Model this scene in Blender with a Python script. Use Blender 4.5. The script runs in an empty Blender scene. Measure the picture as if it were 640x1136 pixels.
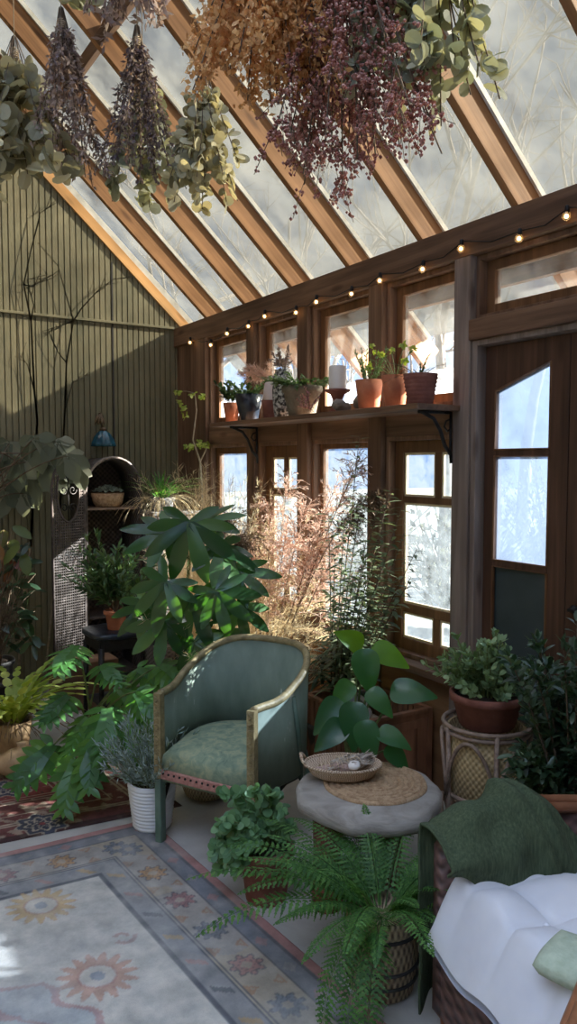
import bpy, math, random
import numpy as np
from mathutils import Vector, Matrix, Euler

random.seed(7)
SC = bpy.context.scene
COL = SC.collection
V = Vector
PI = math.pi
U = random.uniform
UP = V((0, 0, 1))


# ------------------------------------------------------------------ helpers
class MB:
    """Collects boxes, bars, tubes, leaves; build() links them as ONE mesh object."""

    def __init__(s):
        s.v = []
        s.f = []

    def add(s, vs, fs):
        b = len(s.v)
        s.v.extend([tuple(p) for p in vs])
        s.f.extend([tuple(i + b for i in f) for f in fs])

    def box(s, x0, y0, z0, x1, y1, z1):
        s.add([(x0, y0, z0), (x1, y0, z0), (x1, y1, z0), (x0, y1, z0),
               (x0, y0, z1), (x1, y0, z1), (x1, y1, z1), (x0, y1, z1)],
              [(3, 2, 1, 0), (4, 5, 6, 7), (0, 1, 5, 4), (1, 2, 6, 5), (2, 3, 7, 6), (3, 0, 4, 7)])

    def beam(s, p, q, w, h, up=UP):
        """bar from p to q, w across (sideways), h along up"""
        p, q = V(p), V(q)
        d = (q - p).normalized()
        a = d.cross(V(up))
        if a.length < 1e-4:
            a = d.cross(V((1, 0, 0)))
        a.normalize()
        u = a.cross(d).normalized()
        a = a * (w / 2)
        u = u * (h / 2)
        vs = [p - a - u, p + a - u, p + a + u, p - a + u, q - a - u, q + a - u, q + a + u, q - a + u]
        s.add(vs, [(0, 1, 2, 3), (7, 6, 5, 4), (0, 4, 5, 1), (1, 5, 6, 2), (2, 6, 7, 3), (3, 7, 4, 0)])

    def prism(s, pts, off):
        """closed polygon pts extruded by off"""
        n = len(pts)
        off = V(off)
        vs = [V(p) for p in pts] + [V(p) + off for p in pts]
        fs = [tuple(range(n - 1, -1, -1)), tuple(range(n, 2 * n))]
        fs += [(i, (i + 1) % n, n + (i + 1) % n, n + i) for i in range(n)]
        s.add(vs, fs)

    def tube(s, pts, r, n=6, cap=True, closed=False):
        pts = [V(p) for p in pts]
        m = len(pts)
        if not hasattr(r, '__len__'):
            r = [r] * m
        vs = []
        ref = None
        for i, p in enumerate(pts):
            if closed:
                d = pts[(i + 1) % m] - pts[i - 1]
            else:
                d = pts[min(i + 1, m - 1)] - pts[max(i - 1, 0)]
            if d.length < 1e-9:
                d = V((0, 0, 1))
            d.normalize()
            if ref is None:
                ref = d.orthogonal().normalized()
            a = ref - d * ref.dot(d)
            if a.length < 1e-5:
                a = d.orthogonal()
            a.normalize()
            ref = a
            b = d.cross(a)
            for k in range(n):
                t = 2 * PI * k / n
                vs.append(p + (a * math.cos(t) + b * math.sin(t)) * r[i])
        fs = []
        for i in range(m if closed else m - 1):
            j = (i + 1) % m
            for k in range(n):
                fs.append((i * n + k, i * n + (k + 1) % n, j * n + (k + 1) % n, j * n + k))
        if cap and not closed:
            fs.append(tuple(range(n - 1, -1, -1)))
            fs.append(tuple((m - 1) * n + k for k in range(n)))
        s.add(vs, fs)

    def lathe(s, c, prof, n=24, sx=1.0, sy=1.0, wob=None):
        c = V(c)
        vs = []
        m = len(prof)
        for r, z in prof:
            for k in range(n):
                t = 2 * PI * k / n
                w = 1.0 if wob is None else wob(t, z)
                vs.append((c.x + r * w * sx * math.cos(t), c.y + r * w * sy * math.sin(t), c.z + z))
        fs = []
        for i in range(m - 1):
            for k in range(n):
                fs.append((i * n + k, i * n + (k + 1) % n, (i + 1) * n + (k + 1) % n, (i + 1) * n + k))
        if prof[0][0] > 1e-4:
            fs.append(tuple(range(n - 1, -1, -1)))
        if prof[-1][0] > 1e-4:
            fs.append(tuple((m - 1) * n + k for k in range(n)))
        s.add(vs, fs)

    def ball(s, c, r, k=0):
        """small rounded bead"""
        c = V(c)
        if k == 0:
            vs = [c + V(q) * r for q in ((1, 0, 0), (-1, 0, 0), (0, 1, 0), (0, -1, 0), (0, 0, 1), (0, 0, -1))]
            s.add(vs, [(0, 2, 4), (2, 1, 4), (1, 3, 4), (3, 0, 4), (2, 0, 5), (1, 2, 5), (3, 1, 5), (0, 3, 5)])
        else:
            n = 12
            prof = [(r * math.sin(PI * i / 8), -r * math.cos(PI * i / 8)) for i in range(9)]
            s.lathe(c, prof, n)

    def clip(s, x=9.0, y=9.0):
        s.v = [(min(a, x), min(b, y), c) for a, b, c in s.v]

    def build(s, name, m, parent=None, smooth=True, bevel=0.0, local=False, solid=0.0, sub=0):
        me = bpy.data.meshes.new(name)
        vs = s.v
        if parent is not None and not local:
            o = wloc(parent)
            vs = [(a - o.x, b - o.y, c - o.z) for a, b, c in vs]
        me.from_pydata(vs, [], s.f)
        me.update()
        if smooth:
            me.polygons.foreach_set('use_smooth', [True] * len(me.polygons))
        ob = bpy.data.objects.new(name, me)
        COL.objects.link(ob)
        if m:
            me.materials.append(m)
        if parent is not None:
            ob.parent = parent
        if solid:
            md = ob.modifiers.new('solid', 'SOLIDIFY')
            md.thickness = solid
            md.offset = 0
        if bevel:
            md = ob.modifiers.new('bevel', 'BEVEL')
            md.width = bevel
            md.segments = 2
            md.limit_method = 'ANGLE'
        if sub:
            md = ob.modifiers.new('sub', 'SUBSURF')
            md.levels = sub
            md.render_levels = sub
        return ob


def wloc(o):
    p = V((0, 0, 0))
    while o is not None:
        p += o.location
        o = o.parent
    return p


def tag(o, label, cat, group=None, kind=None):
    o['label'] = label
    o['category'] = cat
    if group:
        o['group'] = group
    if kind:
        o['kind'] = kind
    return o


def thing(name, label, cat, loc=(0, 0, 0), rz=0.0, group=None, kind=None):
    o = bpy.data.objects.new(name, None)
    o.empty_display_size = 0.05
    COL.objects.link(o)
    o.location = loc
    o.rotation_euler = (0, 0, rz)
    return tag(o, label, cat, group, kind)


def dup(root, loc, label=None, rz=0.0, scale=1.0):
    """a copy of a thing with copies of its parts and sub-parts"""
    def rec(o, par):
        c = o.copy()
        COL.objects.link(c)
        if par is not None:
            c.parent = par
        for ch in list(o.children):
            rec(ch, c)
        return c
    r = rec(root, None)
    r.location = loc
    r.rotation_euler = (0, 0, rz)
    r.scale = (scale, scale, scale)
    if label:
        r['label'] = label
    return r


def rv(s=1.0):
    while True:
        q = V((U(-1, 1), U(-1, 1), U(-1, 1)))
        if 0.05 < q.length < 1:
            return q * s


def bend(o, d, L, n, drift, wob=0.0):
    """points of a stem that starts along d and drifts"""
    p = V(o)
    d = V(d).normalized()
    pts = [p.copy()]
    st = L / n
    for i in range(n):
        d = (d + V(drift) * (1.0 / n) + (rv(wob) if wob else V((0, 0, 0)))).normalized()
        p = p + d * st
        pts.append(p.copy())
    return pts


def on(pts, t):
    n = len(pts) - 1
    x = min(max(t, 0), 1) * n
    i = min(int(x), n - 1)
    return pts[i].lerp(pts[i + 1], x - i), (pts[i + 1] - pts[i]).normalized()


# ------------------------------------------------------------------ leaves
PR = {
    'mini': [(0, 0), (.45, 1), (1, 0)],
    'lance': [(0, .08), (.25, .8), (.55, 1), (.8, .6), (1, 0)],
    'oval': [(0, .15), (.2, .75), (.5, 1), (.8, .72), (1, 0)],
    'round': [(0, .3), (.15, .78), (.5, 1), (.85, .75), (1, .25)],
    'heart': [(-.16, .42), (-.05, .85), (.12, 1), (.38, .92), (.68, .55), (.88, .2), (1, 0)],
    'lobe': [(0, .42), (.25, .6), (.55, 1), (.78, .74), (.92, .3), (1, 0)],
    'strap': [(0, .7), (.3, 1), (.65, .8), (1, 0)],
}


def leaf(mb, o, d, n, L, W, prof='oval', fold=.15, curl=.15, wave=0.0):
    d = d.normalized()
    s = d.cross(n)
    if s.length < 1e-4:
        s = d.orthogonal()
    s.normalize()
    n = s.cross(d).normalized()
    vs = []
    fs = []
    prev = None
    for i, (t, w) in enumerate(PR[prof]):
        c = o + d * (t * L) - n * (curl * t * abs(t) * L)
        b = len(vs)
        if w == 0:
            vs.append(c)
            cur = (b, b, b)
        else:
            h = w * W / 2
            wv = wave * W * (1 if i % 2 else -1)
            vs += [c - s * h + n * (fold * h + wv), c, c + s * h + n * (fold * h - wv * .5)]
            cur = (b, b + 1, b + 2)
        if prev is not None:
            for k in (0, 1):
                q = [prev[k], prev[k + 1], cur[k + 1], cur[k]]
                r = []
                for x in q:
                    if x not in r:
                        r.append(x)
                if len(r) >= 3:
                    fs.append(tuple(r))
        prev = cur
    mb.add(vs, fs)


def palm_leaf(mb, o, d, n, L, lobes=8, span=125, W=.30, droop=.18):
    d = d.normalized()
    s = d.cross(n).normalized()
    n = s.cross(d).normalized()
    for k in range(lobes):
        a = math.radians(-span + 2 * span * k / (lobes - 1))
        dd = (d * math.cos(a) + s * math.sin(a) - n * (droop * U(.3, 1.3))).normalized()
        l = L * (1 - .38 * abs(a) / math.radians(span)) * U(.92, 1.06)
        leaf(mb, o, dd, n + rv(.08), l, l * W * 1.25, 'lobe', .12, .16)


def cut_leaf(mb, o, d, n, L, pairs=7, droop=.2):
    """deeply cut split-leaf blade"""
    d = d.normalized()
    s = d.cross(n).normalized()
    n = s.cross(d).normalized()
    leaf(mb, o, d, n, L, L * .40, 'lobe', .1, droop)
    for k in range(pairs):
        t = .02 + .82 * k / (pairs - 1)
        c = o + d * (t * L) - n * (droop * t * t * L)
        l = L * (.50 - .30 * abs(t - .22)) * U(.9, 1.08)
        ang = math.radians(100 - 62 * t)
        for sg in (-1, 1):
            dd = d * math.cos(ang) + s * (sg * math.sin(ang)) - n * U(.05, .28)
            leaf(mb, c, dd, n + rv(.1), l, l * .42, 'lance', .12, .22)


def fern_frond(mb, mbs, o, az, L, e0, drop, W):
    """arching frond with paired pinnae"""
    n = 27
    h = V((math.cos(az), math.sin(az), 0))
    e = e0
    p = V(o)
    pts = [p.copy()]
    tw = U(-.25, .25)
    side = V((-h.y, h.x, tw)).normalized()
    fr = []
    for i in range(n):
        e -= drop / n
        d = (h * math.cos(e) + UP * math.sin(e)).normalized()
        p = p + d * (L / n)
        pts.append(p.copy())
        fr.append((p.copy(), d))
    mbs.tube(pts, [max(.0008, .0022 * (1 - i / (n + 1))) for i in range(n + 1)], 4, cap=False)
    for i, (p, d) in enumerate(fr):
        t = (i + 1) / n
        if t < .1:
            continue
        w = W * min(1, (t - .06) * 5) * (1 - t) ** .62 * U(.88, 1.05)
        nn = side.cross(d).normalized()
        if nn.z < 0:
            nn = -nn
        for sg in (-1, 1):
            dd = side * (sg * .9) + d * .42 - UP * .18 + rv(.06)
            dd = dd.normalized(); q_ = dd.cross(nn).normalized(); st = L / n
            leaf(mb, p, dd, nn + rv(.1), w, st * .55, 'mini', .1, .12)
            kk = max(2, int(w / .011))
            for c_ in range(kk):
                f_ = (c_ + .5) / kk; lw = min(st * .85, .011) * (1 - f_ * .75)
                pc = p + dd * (w * f_) - nn * (.12 * f_ * f_ * w)
                for s2 in (-1, 1):
                    leaf(mb, pc, q_ * s2 + dd * .7, nn, lw * 1.15, lw * .75, 'mini', 0, .1)


# ------------------------------------------------------------------ materials
def nodes(name):
    m = bpy.data.materials.new(name)
    m.use_nodes = True
    nt = m.node_tree
    nt.nodes.clear()
    out = nt.nodes.new('ShaderNodeOutputMaterial')
    return m, nt, out


def N(nt, t, **kw):
    n = nt.nodes.new(t)
    for k, v in kw.items():
        if k in n.inputs:
            n.inputs[k].default_value = v
        else:
            setattr(n, k, v)
    return n


def ramp(nt, stops):
    r = nt.nodes.new('ShaderNodeValToRGB')
    e = r.color_ramp.elements
    while len(e) < len(stops):
        e.new(.5)
    for el, (p, c) in zip(e, stops):
        el.position = p
        el.color = (c[0], c[1], c[2], 1)
    return r


def coords(nt, scale=(1, 1, 1), kind='Object', rot=(0, 0, 0)):
    tc = nt.nodes.new('ShaderNodeTexCoord')
    mp = nt.nodes.new('ShaderNodeMapping')
    mp.inputs['Scale'].default_value = scale
    mp.inputs['Rotation'].default_value = rot
    nt.links.new(tc.outputs[kind], mp.inputs['Vector'])
    return mp.outputs['Vector']


def surf(name, stops, scale=(8, 8, 8), nscale=1.0, detail=5, rough=.6, bump=0.0, bscale=None, metal=0.0,
         spec=.4, kind='Object', dist=0.0):
    """noise-coloured surface"""
    m, nt, out = nodes(name)
    v = coords(nt, scale, kind)
    nz = N(nt, 'ShaderNodeTexNoise', Scale=nscale, Detail=detail, Roughness=.6, Distortion=dist)
    nt.links.new(v, nz.inputs['Vector'])
    r = ramp(nt, stops)
    nt.links.new(nz.outputs['Fac'], r.inputs['Fac'])
    b = N(nt, 'ShaderNodeBsdfPrincipled', Roughness=rough, Metallic=metal)
    b.inputs['Specular IOR Level'].default_value = spec
    nt.links.new(r.outputs['Color'], b.inputs['Base Color'])
    if bump:
        bn = N(nt, 'ShaderNodeTexNoise', Scale=(bscale or nscale * 4), Detail=4)
        nt.links.new(v, bn.inputs['Vector'])
        bp = N(nt, 'ShaderNodeBump', Strength=bump, Distance=.01)
        nt.links.new(bn.outputs['Fac'], bp.inputs['Height'])
        nt.links.new(bp.outputs['Normal'], b.inputs['Normal'])
    nt.links.new(b.outputs['BSDF'], out.inputs['Surface'])
    return m


def wood(name, c0, c1, axis='X', rough=.62, fine=26.0, spec=.3):
    """wood grain running along an axis, with darker knots"""
    m, nt, out = nodes(name)
    sc = {'X': (1.1, fine, fine), 'Y': (fine, 1.1, fine), 'Z': (fine, fine, 1.1)}[axis]
    v = coords(nt, sc)
    nz = N(nt, 'ShaderNodeTexNoise', Scale=1.0, Detail=6, Roughness=.62, Distortion=.6)
    nt.links.new(v, nz.inputs['Vector'])
    mid = [(a + b) / 2 for a, b in zip(c0, c1)]
    r = ramp(nt, [(.28, c0), (.5, mid), (.72, c1)])
    nt.links.new(nz.outputs['Fac'], r.inputs['Fac'])
    big = N(nt, 'ShaderNodeTexNoise', Scale=2.2, Detail=2)
    nt.links.new(coords(nt, {'X': (.7, 3, 3), 'Y': (3, .7, 3), 'Z': (3, 3, .7)}[axis]), big.inputs['Vector'])
    r2 = ramp(nt, [(.3, (.62, .6, .6)), (.65, (1.12, 1.1, 1.08))])
    nt.links.new(big.outputs['Fac'], r2.inputs['Fac'])
    kn = N(nt, 'ShaderNodeTexVoronoi', Scale=1.0)
    nt.links.new(coords(nt, {'X': (2.6, 9, 9), 'Y': (9, 2.6, 9), 'Z': (9, 9, 2.6)}[axis]), kn.inputs['Vector'])
    r3 = ramp(nt, [(.0, (.35, .3, .28)), (.1, (.55, .5, .48)), (.2, (1, 1, 1))])
    nt.links.new(kn.outputs['Distance'], r3.inputs['Fac'])
    mx = N(nt, 'ShaderNodeMix', data_type='RGBA', blend_type='MULTIPLY')
    mx.inputs['Factor'].default_value = 1
    nt.links.new(r.outputs['Color'], mx.inputs['A'])
    nt.links.new(r2.outputs['Color'], mx.inputs['B'])
    mx2 = N(nt, 'ShaderNodeMix', data_type='RGBA', blend_type='MULTIPLY')
    mx2.inputs['Factor'].default_value = .8
    nt.links.new(mx.outputs['Result'], mx2.inputs['A'])
    nt.links.new(r3.outputs['Color'], mx2.inputs['B'])
    b = N(nt, 'ShaderNodeBsdfPrincipled', Roughness=rough)
    b.inputs['Specular IOR Level'].default_value = spec
    nt.links.new(mx2.outputs['Result'], b.inputs['Base Color'])
    bp = N(nt, 'ShaderNodeBump', Strength=.35, Distance=.004)
    nt.links.new(nz.outputs['Fac'], bp.inputs['Height'])
    nt.links.new(bp.outputs['Normal'], b.inputs['Normal'])
    nt.links.new(b.outputs['BSDF'], out.inputs['Surface'])
    return m


def leafmat(name, stops, trans=.38, tcol=None, rough=.42, spec=.4):
    """leaf: colour varies leaf by leaf; light passes through"""
    m, nt, out = nodes(name)
    g = N(nt, 'ShaderNodeNewGeometry')
    r = ramp(nt, stops)
    nt.links.new(g.outputs['Random Per Island'], r.inputs['Fac'])
    b = N(nt, 'ShaderNodeBsdfPrincipled', Roughness=rough)
    b.inputs['Specular IOR Level'].default_value = spec
    nt.links.new(r.outputs['Color'], b.inputs['Base Color'])
    t = N(nt, 'ShaderNodeBsdfTranslucent')
    mx = N(nt, 'ShaderNodeMix', data_type='RGBA', blend_type='MULTIPLY')
    mx.inputs['Factor'].default_value = 1
    nt.links.new(r.outputs['Color'], mx.inputs['A'])
    mx.inputs['B'].default_value = (*(tcol or (2.0, 2.1, .9)), 1)
    nt.links.new(mx.outputs['Result'], t.inputs['Color'])
    ms = N(nt, 'ShaderNodeMixShader', Fac=trans)
    nt.links.new(b.outputs['BSDF'], ms.inputs[1])
    nt.links.new(t.outputs['BSDF'], ms.inputs[2])
    nt.links.new(ms.outputs['Shader'], out.inputs['Surface'])
    return m


def glassmat(name, tcol=(.9, .93, .95), frost=.2, fcol=(.8, .85, .9), spots=6.0, gloss=.06):
    """weathered pane: clear share, frosted share and a little reflection"""
    m, nt, out = nodes(name)
    tr = N(nt, 'ShaderNodeBsdfTransparent')
    tr.inputs['Color'].default_value = (*tcol, 1)
    tl = N(nt, 'ShaderNodeBsdfTranslucent')
    tl.inputs['Color'].default_value = (*fcol, 1)
    df = N(nt, 'ShaderNodeBsdfDiffuse')
    df.inputs['Color'].default_value = (*[c * .75 for c in fcol], 1)
    m0 = N(nt, 'ShaderNodeMixShader', Fac=.3)
    nt.links.new(tl.outputs['BSDF'], m0.inputs[1])
    nt.links.new(df.outputs['BSDF'], m0.inputs[2])
    nz = N(nt, 'ShaderNodeTexNoise', Scale=spots, Detail=6, Roughness=.65)
    nt.links.new(coords(nt, (1, 1, 1)), nz.inputs['Vector'])
    lo, hi = max(0, frost - .22), min(1, frost + .22)
    mr = N(nt, 'ShaderNodeMapRange')
    mr.inputs['From Min'].default_value = .3
    mr.inputs['From Max'].default_value = .7
    mr.inputs['To Min'].default_value = lo
    mr.inputs['To Max'].default_value = hi
    nt.links.new(nz.outputs['Fac'], mr.inputs['Value'])
    m1 = N(nt, 'ShaderNodeMixShader')
    nt.links.new(mr.outputs['Result'], m1.inputs['Fac'])
    nt.links.new(tr.outputs['BSDF'], m1.inputs[1])
    nt.links.new(m0.outputs['Shader'], m1.inputs[2])
    gl = N(nt, 'ShaderNodeBsdfGlossy', Roughness=.12)
    m2 = N(nt, 'ShaderNodeMixShader', Fac=gloss)
    nt.links.new(m1.outputs['Shader'], m2.inputs[1])
    nt.links.new(gl.outputs['BSDF'], m2.inputs[2])
    nt.links.new(m2.outputs['Shader'], out.inputs['Surface'])
    return m


def weave(name, c0, c1, su=60, sv=60, rough=.7, bump=.6, kind='Object', axes='cyl'):
    """basket weave: two crossed wave sets, round the object's own axis or on a flat face"""
    m, nt, out = nodes(name)
    tc = N(nt, 'ShaderNodeTexCoord')
    sx = N(nt, 'ShaderNodeSeparateXYZ')
    nt.links.new(tc.outputs[kind], sx.inputs[0])

    def mth(op, a, b=None):
        q = N(nt, 'ShaderNodeMath', operation=op)
        for i, x in enumerate((a, b)):
            if x is None:
                continue
            if isinstance(x, (int, float)):
                q.inputs[i].default_value = x
            else:
                nt.links.new(x, q.inputs[i])
        return q.outputs[0]
    if axes == 'cyl':
        u = mth('ARCTAN2', sx.outputs['Y'], sx.outputs['X'])
    else:
        u = mth('ADD', sx.outputs['X'], sx.outputs['Y'])
    a = mth('SINE', mth('MULTIPLY', u, su))
    b = mth('SINE', mth('MULTIPLY', sx.outputs['Z'], sv))
    p = mth('MULTIPLY', a, b)
    q = mth('ADD', mth('MULTIPLY', p, .35), .5)
    nz = N(nt, 'ShaderNodeTexNoise', Scale=30, Detail=3)
    q2 = mth('ADD', q, mth('MULTIPLY', mth('SUBTRACT', nz.outputs['Fac'], .5), .5))
    r = ramp(nt, [(.15, c0), (.75, c1)])
    nt.links.new(q2, r.inputs['Fac'])
    bs = N(nt, 'ShaderNodeBsdfPrincipled', Roughness=rough)
    nt.links.new(r.outputs['Color'], bs.inputs['Base Color'])
    bp = N(nt, 'ShaderNodeBump', Strength=bump, Distance=.008)
    nt.links.new(q, bp.inputs['Height'])
    nt.links.new(bp.outputs['Normal'], bs.inputs['Normal'])
    nt.links.new(bs.outputs['BSDF'], out.inputs['Surface'])
    return m


def emit(name, col, s):
    m, nt, out = nodes(name)
    e = N(nt, 'ShaderNodeEmission', Strength=s)
    e.inputs['Color'].default_value = (*col, 1)
    nt.links.new(e.outputs['Emission'], out.inputs['Surface'])
    return m


def attrmat(name, rough=.95, tint=None):
    """dyed pattern held in the mesh's own colour layer, with a pile texture"""
    m, nt, out = nodes(name)
    a = N(nt, 'ShaderNodeAttribute', attribute_name='dye')
    nz = N(nt, 'ShaderNodeTexNoise', Scale=14, Detail=6, Roughness=.7)
    nt.links.new(coords(nt), nz.inputs['Vector'])
    r = ramp(nt, [(.3, (.7, .72, .74)), (.7, (1.12, 1.1, 1.08))])
    nt.links.new(nz.outputs['Fac'], r.inputs['Fac'])
    mx = N(nt, 'ShaderNodeMix', data_type='RGBA', blend_type='MULTIPLY')
    mx.inputs['Factor'].default_value = 1
    nt.links.new(a.outputs['Color'], mx.inputs['A'])
    nt.links.new(r.outputs['Color'], mx.inputs['B'])
    b = N(nt, 'ShaderNodeBsdfPrincipled', Roughness=rough)
    b.inputs['Specular IOR Level'].default_value = .1
    nt.links.new(mx.outputs['Result'], b.inputs['Base Color'])
    f = N(nt, 'ShaderNodeTexNoise', Scale=350, Detail=2)
    nt.links.new(coords(nt), f.inputs['Vector'])
    bp = N(nt, 'ShaderNodeBump', Strength=.4, Distance=.003)
    nt.links.new(f.outputs['Fac'], bp.inputs['Height'])
    nt.links.new(bp.outputs['Normal'], b.inputs['Normal'])
    nt.links.new(b.outputs['BSDF'], out.inputs['Surface'])
    return m


M = {}
M['rafter'] = wood('rafter_timber', (.22, .10, .04), (.50, .255, .11), 'X')
M['wood_y'] = wood('brown_timber_lengthwise', (.10, .055, .033), (.27, .155, .095), 'Y')
M['wood_z'] = wood('brown_timber_upright', (.11, .06, .037), (.30, .175, .11), 'Z')
M['wood_x'] = wood('brown_timber_cross', (.11, .06, .036), (.28, .16, .10), 'X')
M['sash'] = wood('red_brown_sash', (.10, .045, .02), (.26, .13, .06), 'Z', rough=.5)
M['raw'] = wood('fresh_orange_lumber', (.62, .30, .10), (.85, .50, .22), 'X', fine=10)
M['door'] = wood('dark_walnut_door', (.05, .024, .015), (.14, .07, .045), 'Z', rough=.45)
M['grey_wood'] = wood('weathered_grey_post', (.15, .115, .095), (.34, .27, .235), 'Z')
M['ply'] = wood('plywood_panel', (.20, .10, .045), (.42, .225, .11), 'Y', fine=9)
M['exterior_wood'] = wood('outside_timber', (.14, .075, .042), (.30, .17, .10), 'Y')
M['siding'] = surf('grey_green_siding', [(.25, (.135, .13, .08)), (.6, (.25, .222, .138)), (.8, (.325, .28, .17))],
                   (3, 3, 1.1), 2.0, 7, .75, .15, 30)
M['white_trim'] = surf('pale_glazing_bar', [(.3, (.55, .52, .45)), (.7, (.8, .77, .7))], (6, 6, 6), 2, 3, .5)
M['putty'] = surf('cream_putty', [(.3, (.62, .50, .32)), (.7, (.78, .66, .46))], (9, 9, 9), 2, 3, .6)
M['glass_roof'] = glassmat('weathered_roof_glass', (.37, .375, .365), .12, (.20, .205, .195), 2.6, .03)
M['glass_clear'] = glassmat('clear_pane', (.93, .95, .97), .03, (.85, .88, .92), 9, .05)
M['glass_frost'] = glassmat('dewy_pane', (.70, .76, .82), .27, (.13, .15, .17), 16, .05)
M['glass_door'] = glassmat('hazy_door_pane', (.70, .80, .96), .55, (.11, .14, .19), 5, .07)
M['door_panel'] = surf('painted_slate_panel', [(.3, (.035, .05, .052)), (.7, (.05, .068, .07))], (3, 3, 3), 2, 4, .5)
M['concrete'] = surf('concrete_slab', [(.25, (.30, .28, .26)), (.5, (.42, .395, .37)), (.75, (.50, .48, .45))],
                     (1, 1, 1), 3.2, 9, .8, .12, 40, dist=.4)
M['terra'] = surf('terracotta', [(.25, (.33, .10, .05)), (.6, (.48, .17, .085)), (.8, (.60, .30, .2))], (9, 9, 9), 1.6, 5, .8, .1)
M['terra_old'] = surf('dusty_terracotta', [(.25, (.16, .055, .042)), (.6, (.26, .10, .075)), (.8, (.36, .19, .15))], (9, 9, 9), 1.6, 5, .85, .15)
M['soil'] = surf('dark_soil', [(.3, (.02, .013, .009)), (.7, (.07, .045, .03))], (60, 60, 60), 1, 3, .95, .6)
M['navy'] = surf('navy_glaze', [(.3, (.008, .012, .022)), (.6, (.018, .027, .045)), (.8, (.05, .07, .10))], (14, 14, 14), 1, 6, .28, .25, spec=.6)
M['stone_pot'] = surf('grey_stoneware', [(.3, (.13, .11, .08)), (.7, (.28, .235, .18))], (20, 20, 20), 1, 6, .85, .3)
M['white_pot'] = surf('white_enamel', [(.3, (.72, .74, .80)), (.7, (.86, .87, .9))], (4, 4, 4), 1, 3, .45)
M['dark_pot'] = surf('dark_stoneware', [(.3, (.018, .017, .018)), (.7, (.05, .045, .045))], (14, 14, 14), 1, 4, .6, .1)
M['iron'] = surf('wrought_iron', [(.3, (.012, .012, .013)), (.7, (.035, .033, .034))], (30, 30, 30), 1, 4, .5, .1, metal=.5)
M['stem_g'] = surf('green_stem', [(.3, (.09, .13, .04)), (.7, (.22, .28, .10))], (20, 20, 20), 1, 3, .6)
M['stem_b'] = surf('brown_stem', [(.3, (.07, .045, .03)), (.7, (.2, .14, .09))], (30, 30, 30), 1, 4, .85)
M['stem_p'] = surf('pale_bark', [(.3, (.30, .24, .16)), (.7, (.52, .44, .33))], (30, 30, 30), 1, 4, .85)
M['bark'] = surf('grey_bark', [(.3, (.12, .10, .085)), (.7, (.3, .26, .23))], (6, 6, 2), 1, 5, .9)
M['string'] = surf('twine', [(.3, (.5, .38, .25)), (.7, (.7, .56, .4))], (50, 50, 50), 1, 2, .9)
# leaves
G = lambda *c: [(i / max(1, len(c) - 1), x) for i, x in enumerate(c)]
M['l_fatsia'] = leafmat('glossy_palmate_leaf', G((.02, .06, .028), (.032, .095, .038), (.065, .15, .05)), .3, (3.4, 3.6, .6), .22, .7)
M['l_phil'] = leafmat('split_leaf', G((.04, .12, .035), (.06, .17, .045), (.10, .23, .05)), .35, (2.6, 2.6, .6), .32, .5)
M['l_fern'] = leafmat('fern_pinnae', G((.035, .10, .028), (.06, .16, .04), (.12, .25, .07)), .4, (2.0, 2.0, .8), .5)
M['l_olive'] = leafmat('grey_green_narrow_leaf', G((.07, .10, .055), (.12, .155, .085), (.22, .25, .15)), .35, (1.6, 1.6, .9), .5)
M['l_lav'] = leafmat('silver_leaf', G((.20, .26, .24), (.30, .37, .35), (.42, .49, .47)), .25, (1.3, 1.4, 1.1), .7)
M['l_jade'] = leafmat('sage_green_leaf', G((.12, .19, .09), (.19, .28, .14), (.28, .38, .2)), .25, (1.6, 1.7, .8), .5)
M['l_ger'] = leafmat('round_green_leaf', G((.08, .17, .085), (.12, .24, .115), (.20, .34, .17)), .3, (1.7, 1.8, .8), .5)
M['l_shrub'] = leafmat('dark_shrub_leaf', G((.022, .05, .028), (.04, .08, .04), (.09, .14, .085)), .28, (1.8, 1.9, .8), .3, .6)
M['l_eleph'] = leafmat('broad_heart_leaf', G((.022, .085, .035), (.035, .125, .045), (.06, .17, .05)), .34, (2.6, 2.8, .4), .28, .6)
M['l_glow'] = leafmat('backlit_lime_leaf', G((.10, .26, .03), (.16, .34, .04)), .5, (2.4, 2.2, .4), .4)  # top leaves: backlit glow put into the lime colour
M['twig'] = surf('dry_twig_bark', [(.3, (.22, .165, .11)), (.7, (.42, .34, .25))], (30, 30, 30), 1, 4, .85)
M['l_lime'] = leafmat('yellow_green_leaf', G((.2, .29, .055), (.33, .42, .09), (.5, .54, .18)), .42, (1.7, 1.6, .6), .45)
M['l_grape'] = leafmat('pale_dull_leaf', G((.12, .145, .10), (.20, .22, .16), (.30, .31, .24)), .25, (1.3, 1.3, .9), .6)
M['l_dark'] = leafmat('deep_green_leaf', G((.018, .04, .02), (.03, .065, .03), (.06, .10, .045)), .25, (1.8, 1.8, .8), .3, .6)
M['l_pot'] = leafmat('mid_green_leaf', G((.05, .10, .05), (.085, .16, .075), (.18, .26, .14)), .3, (1.8, 1.8, .8), .45)
M['l_spider'] = leafmat('bright_strap_leaf', G((.06, .19, .04), (.10, .26, .06), (.2, .36, .12)), .35, (1.8, 1.8, .7), .4)
M['l_croton'] = leafmat('red_and_green_leaf', G((.20, .045, .03), (.24, .10, .03), (.08, .12, .035), (.16, .2, .06)), .25, (1.5, 1.4, .8), .4)
M['d_euca'] = leafmat('dried_round_leaf', G((.19, .19, .13), (.34, .33, .23), (.62, .58, .40), (.27, .28, .22)), .36, (1.6, 1.4, .9), .6)
M['d_eucag'] = leafmat('grey_green_dried_leaf', G((.20, .23, .18), (.33, .35, .26), (.5, .49, .33), (.29, .31, .25)), .36, (1.5, 1.4, .9), .6)
M['d_lav'] = leafmat('dried_mauve_flower', G((.24, .17, .16), (.38, .28, .24), (.52, .40, .31), (.24, .20, .22)), .25, (1.3, 1.2, 1.1), .8)
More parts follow.
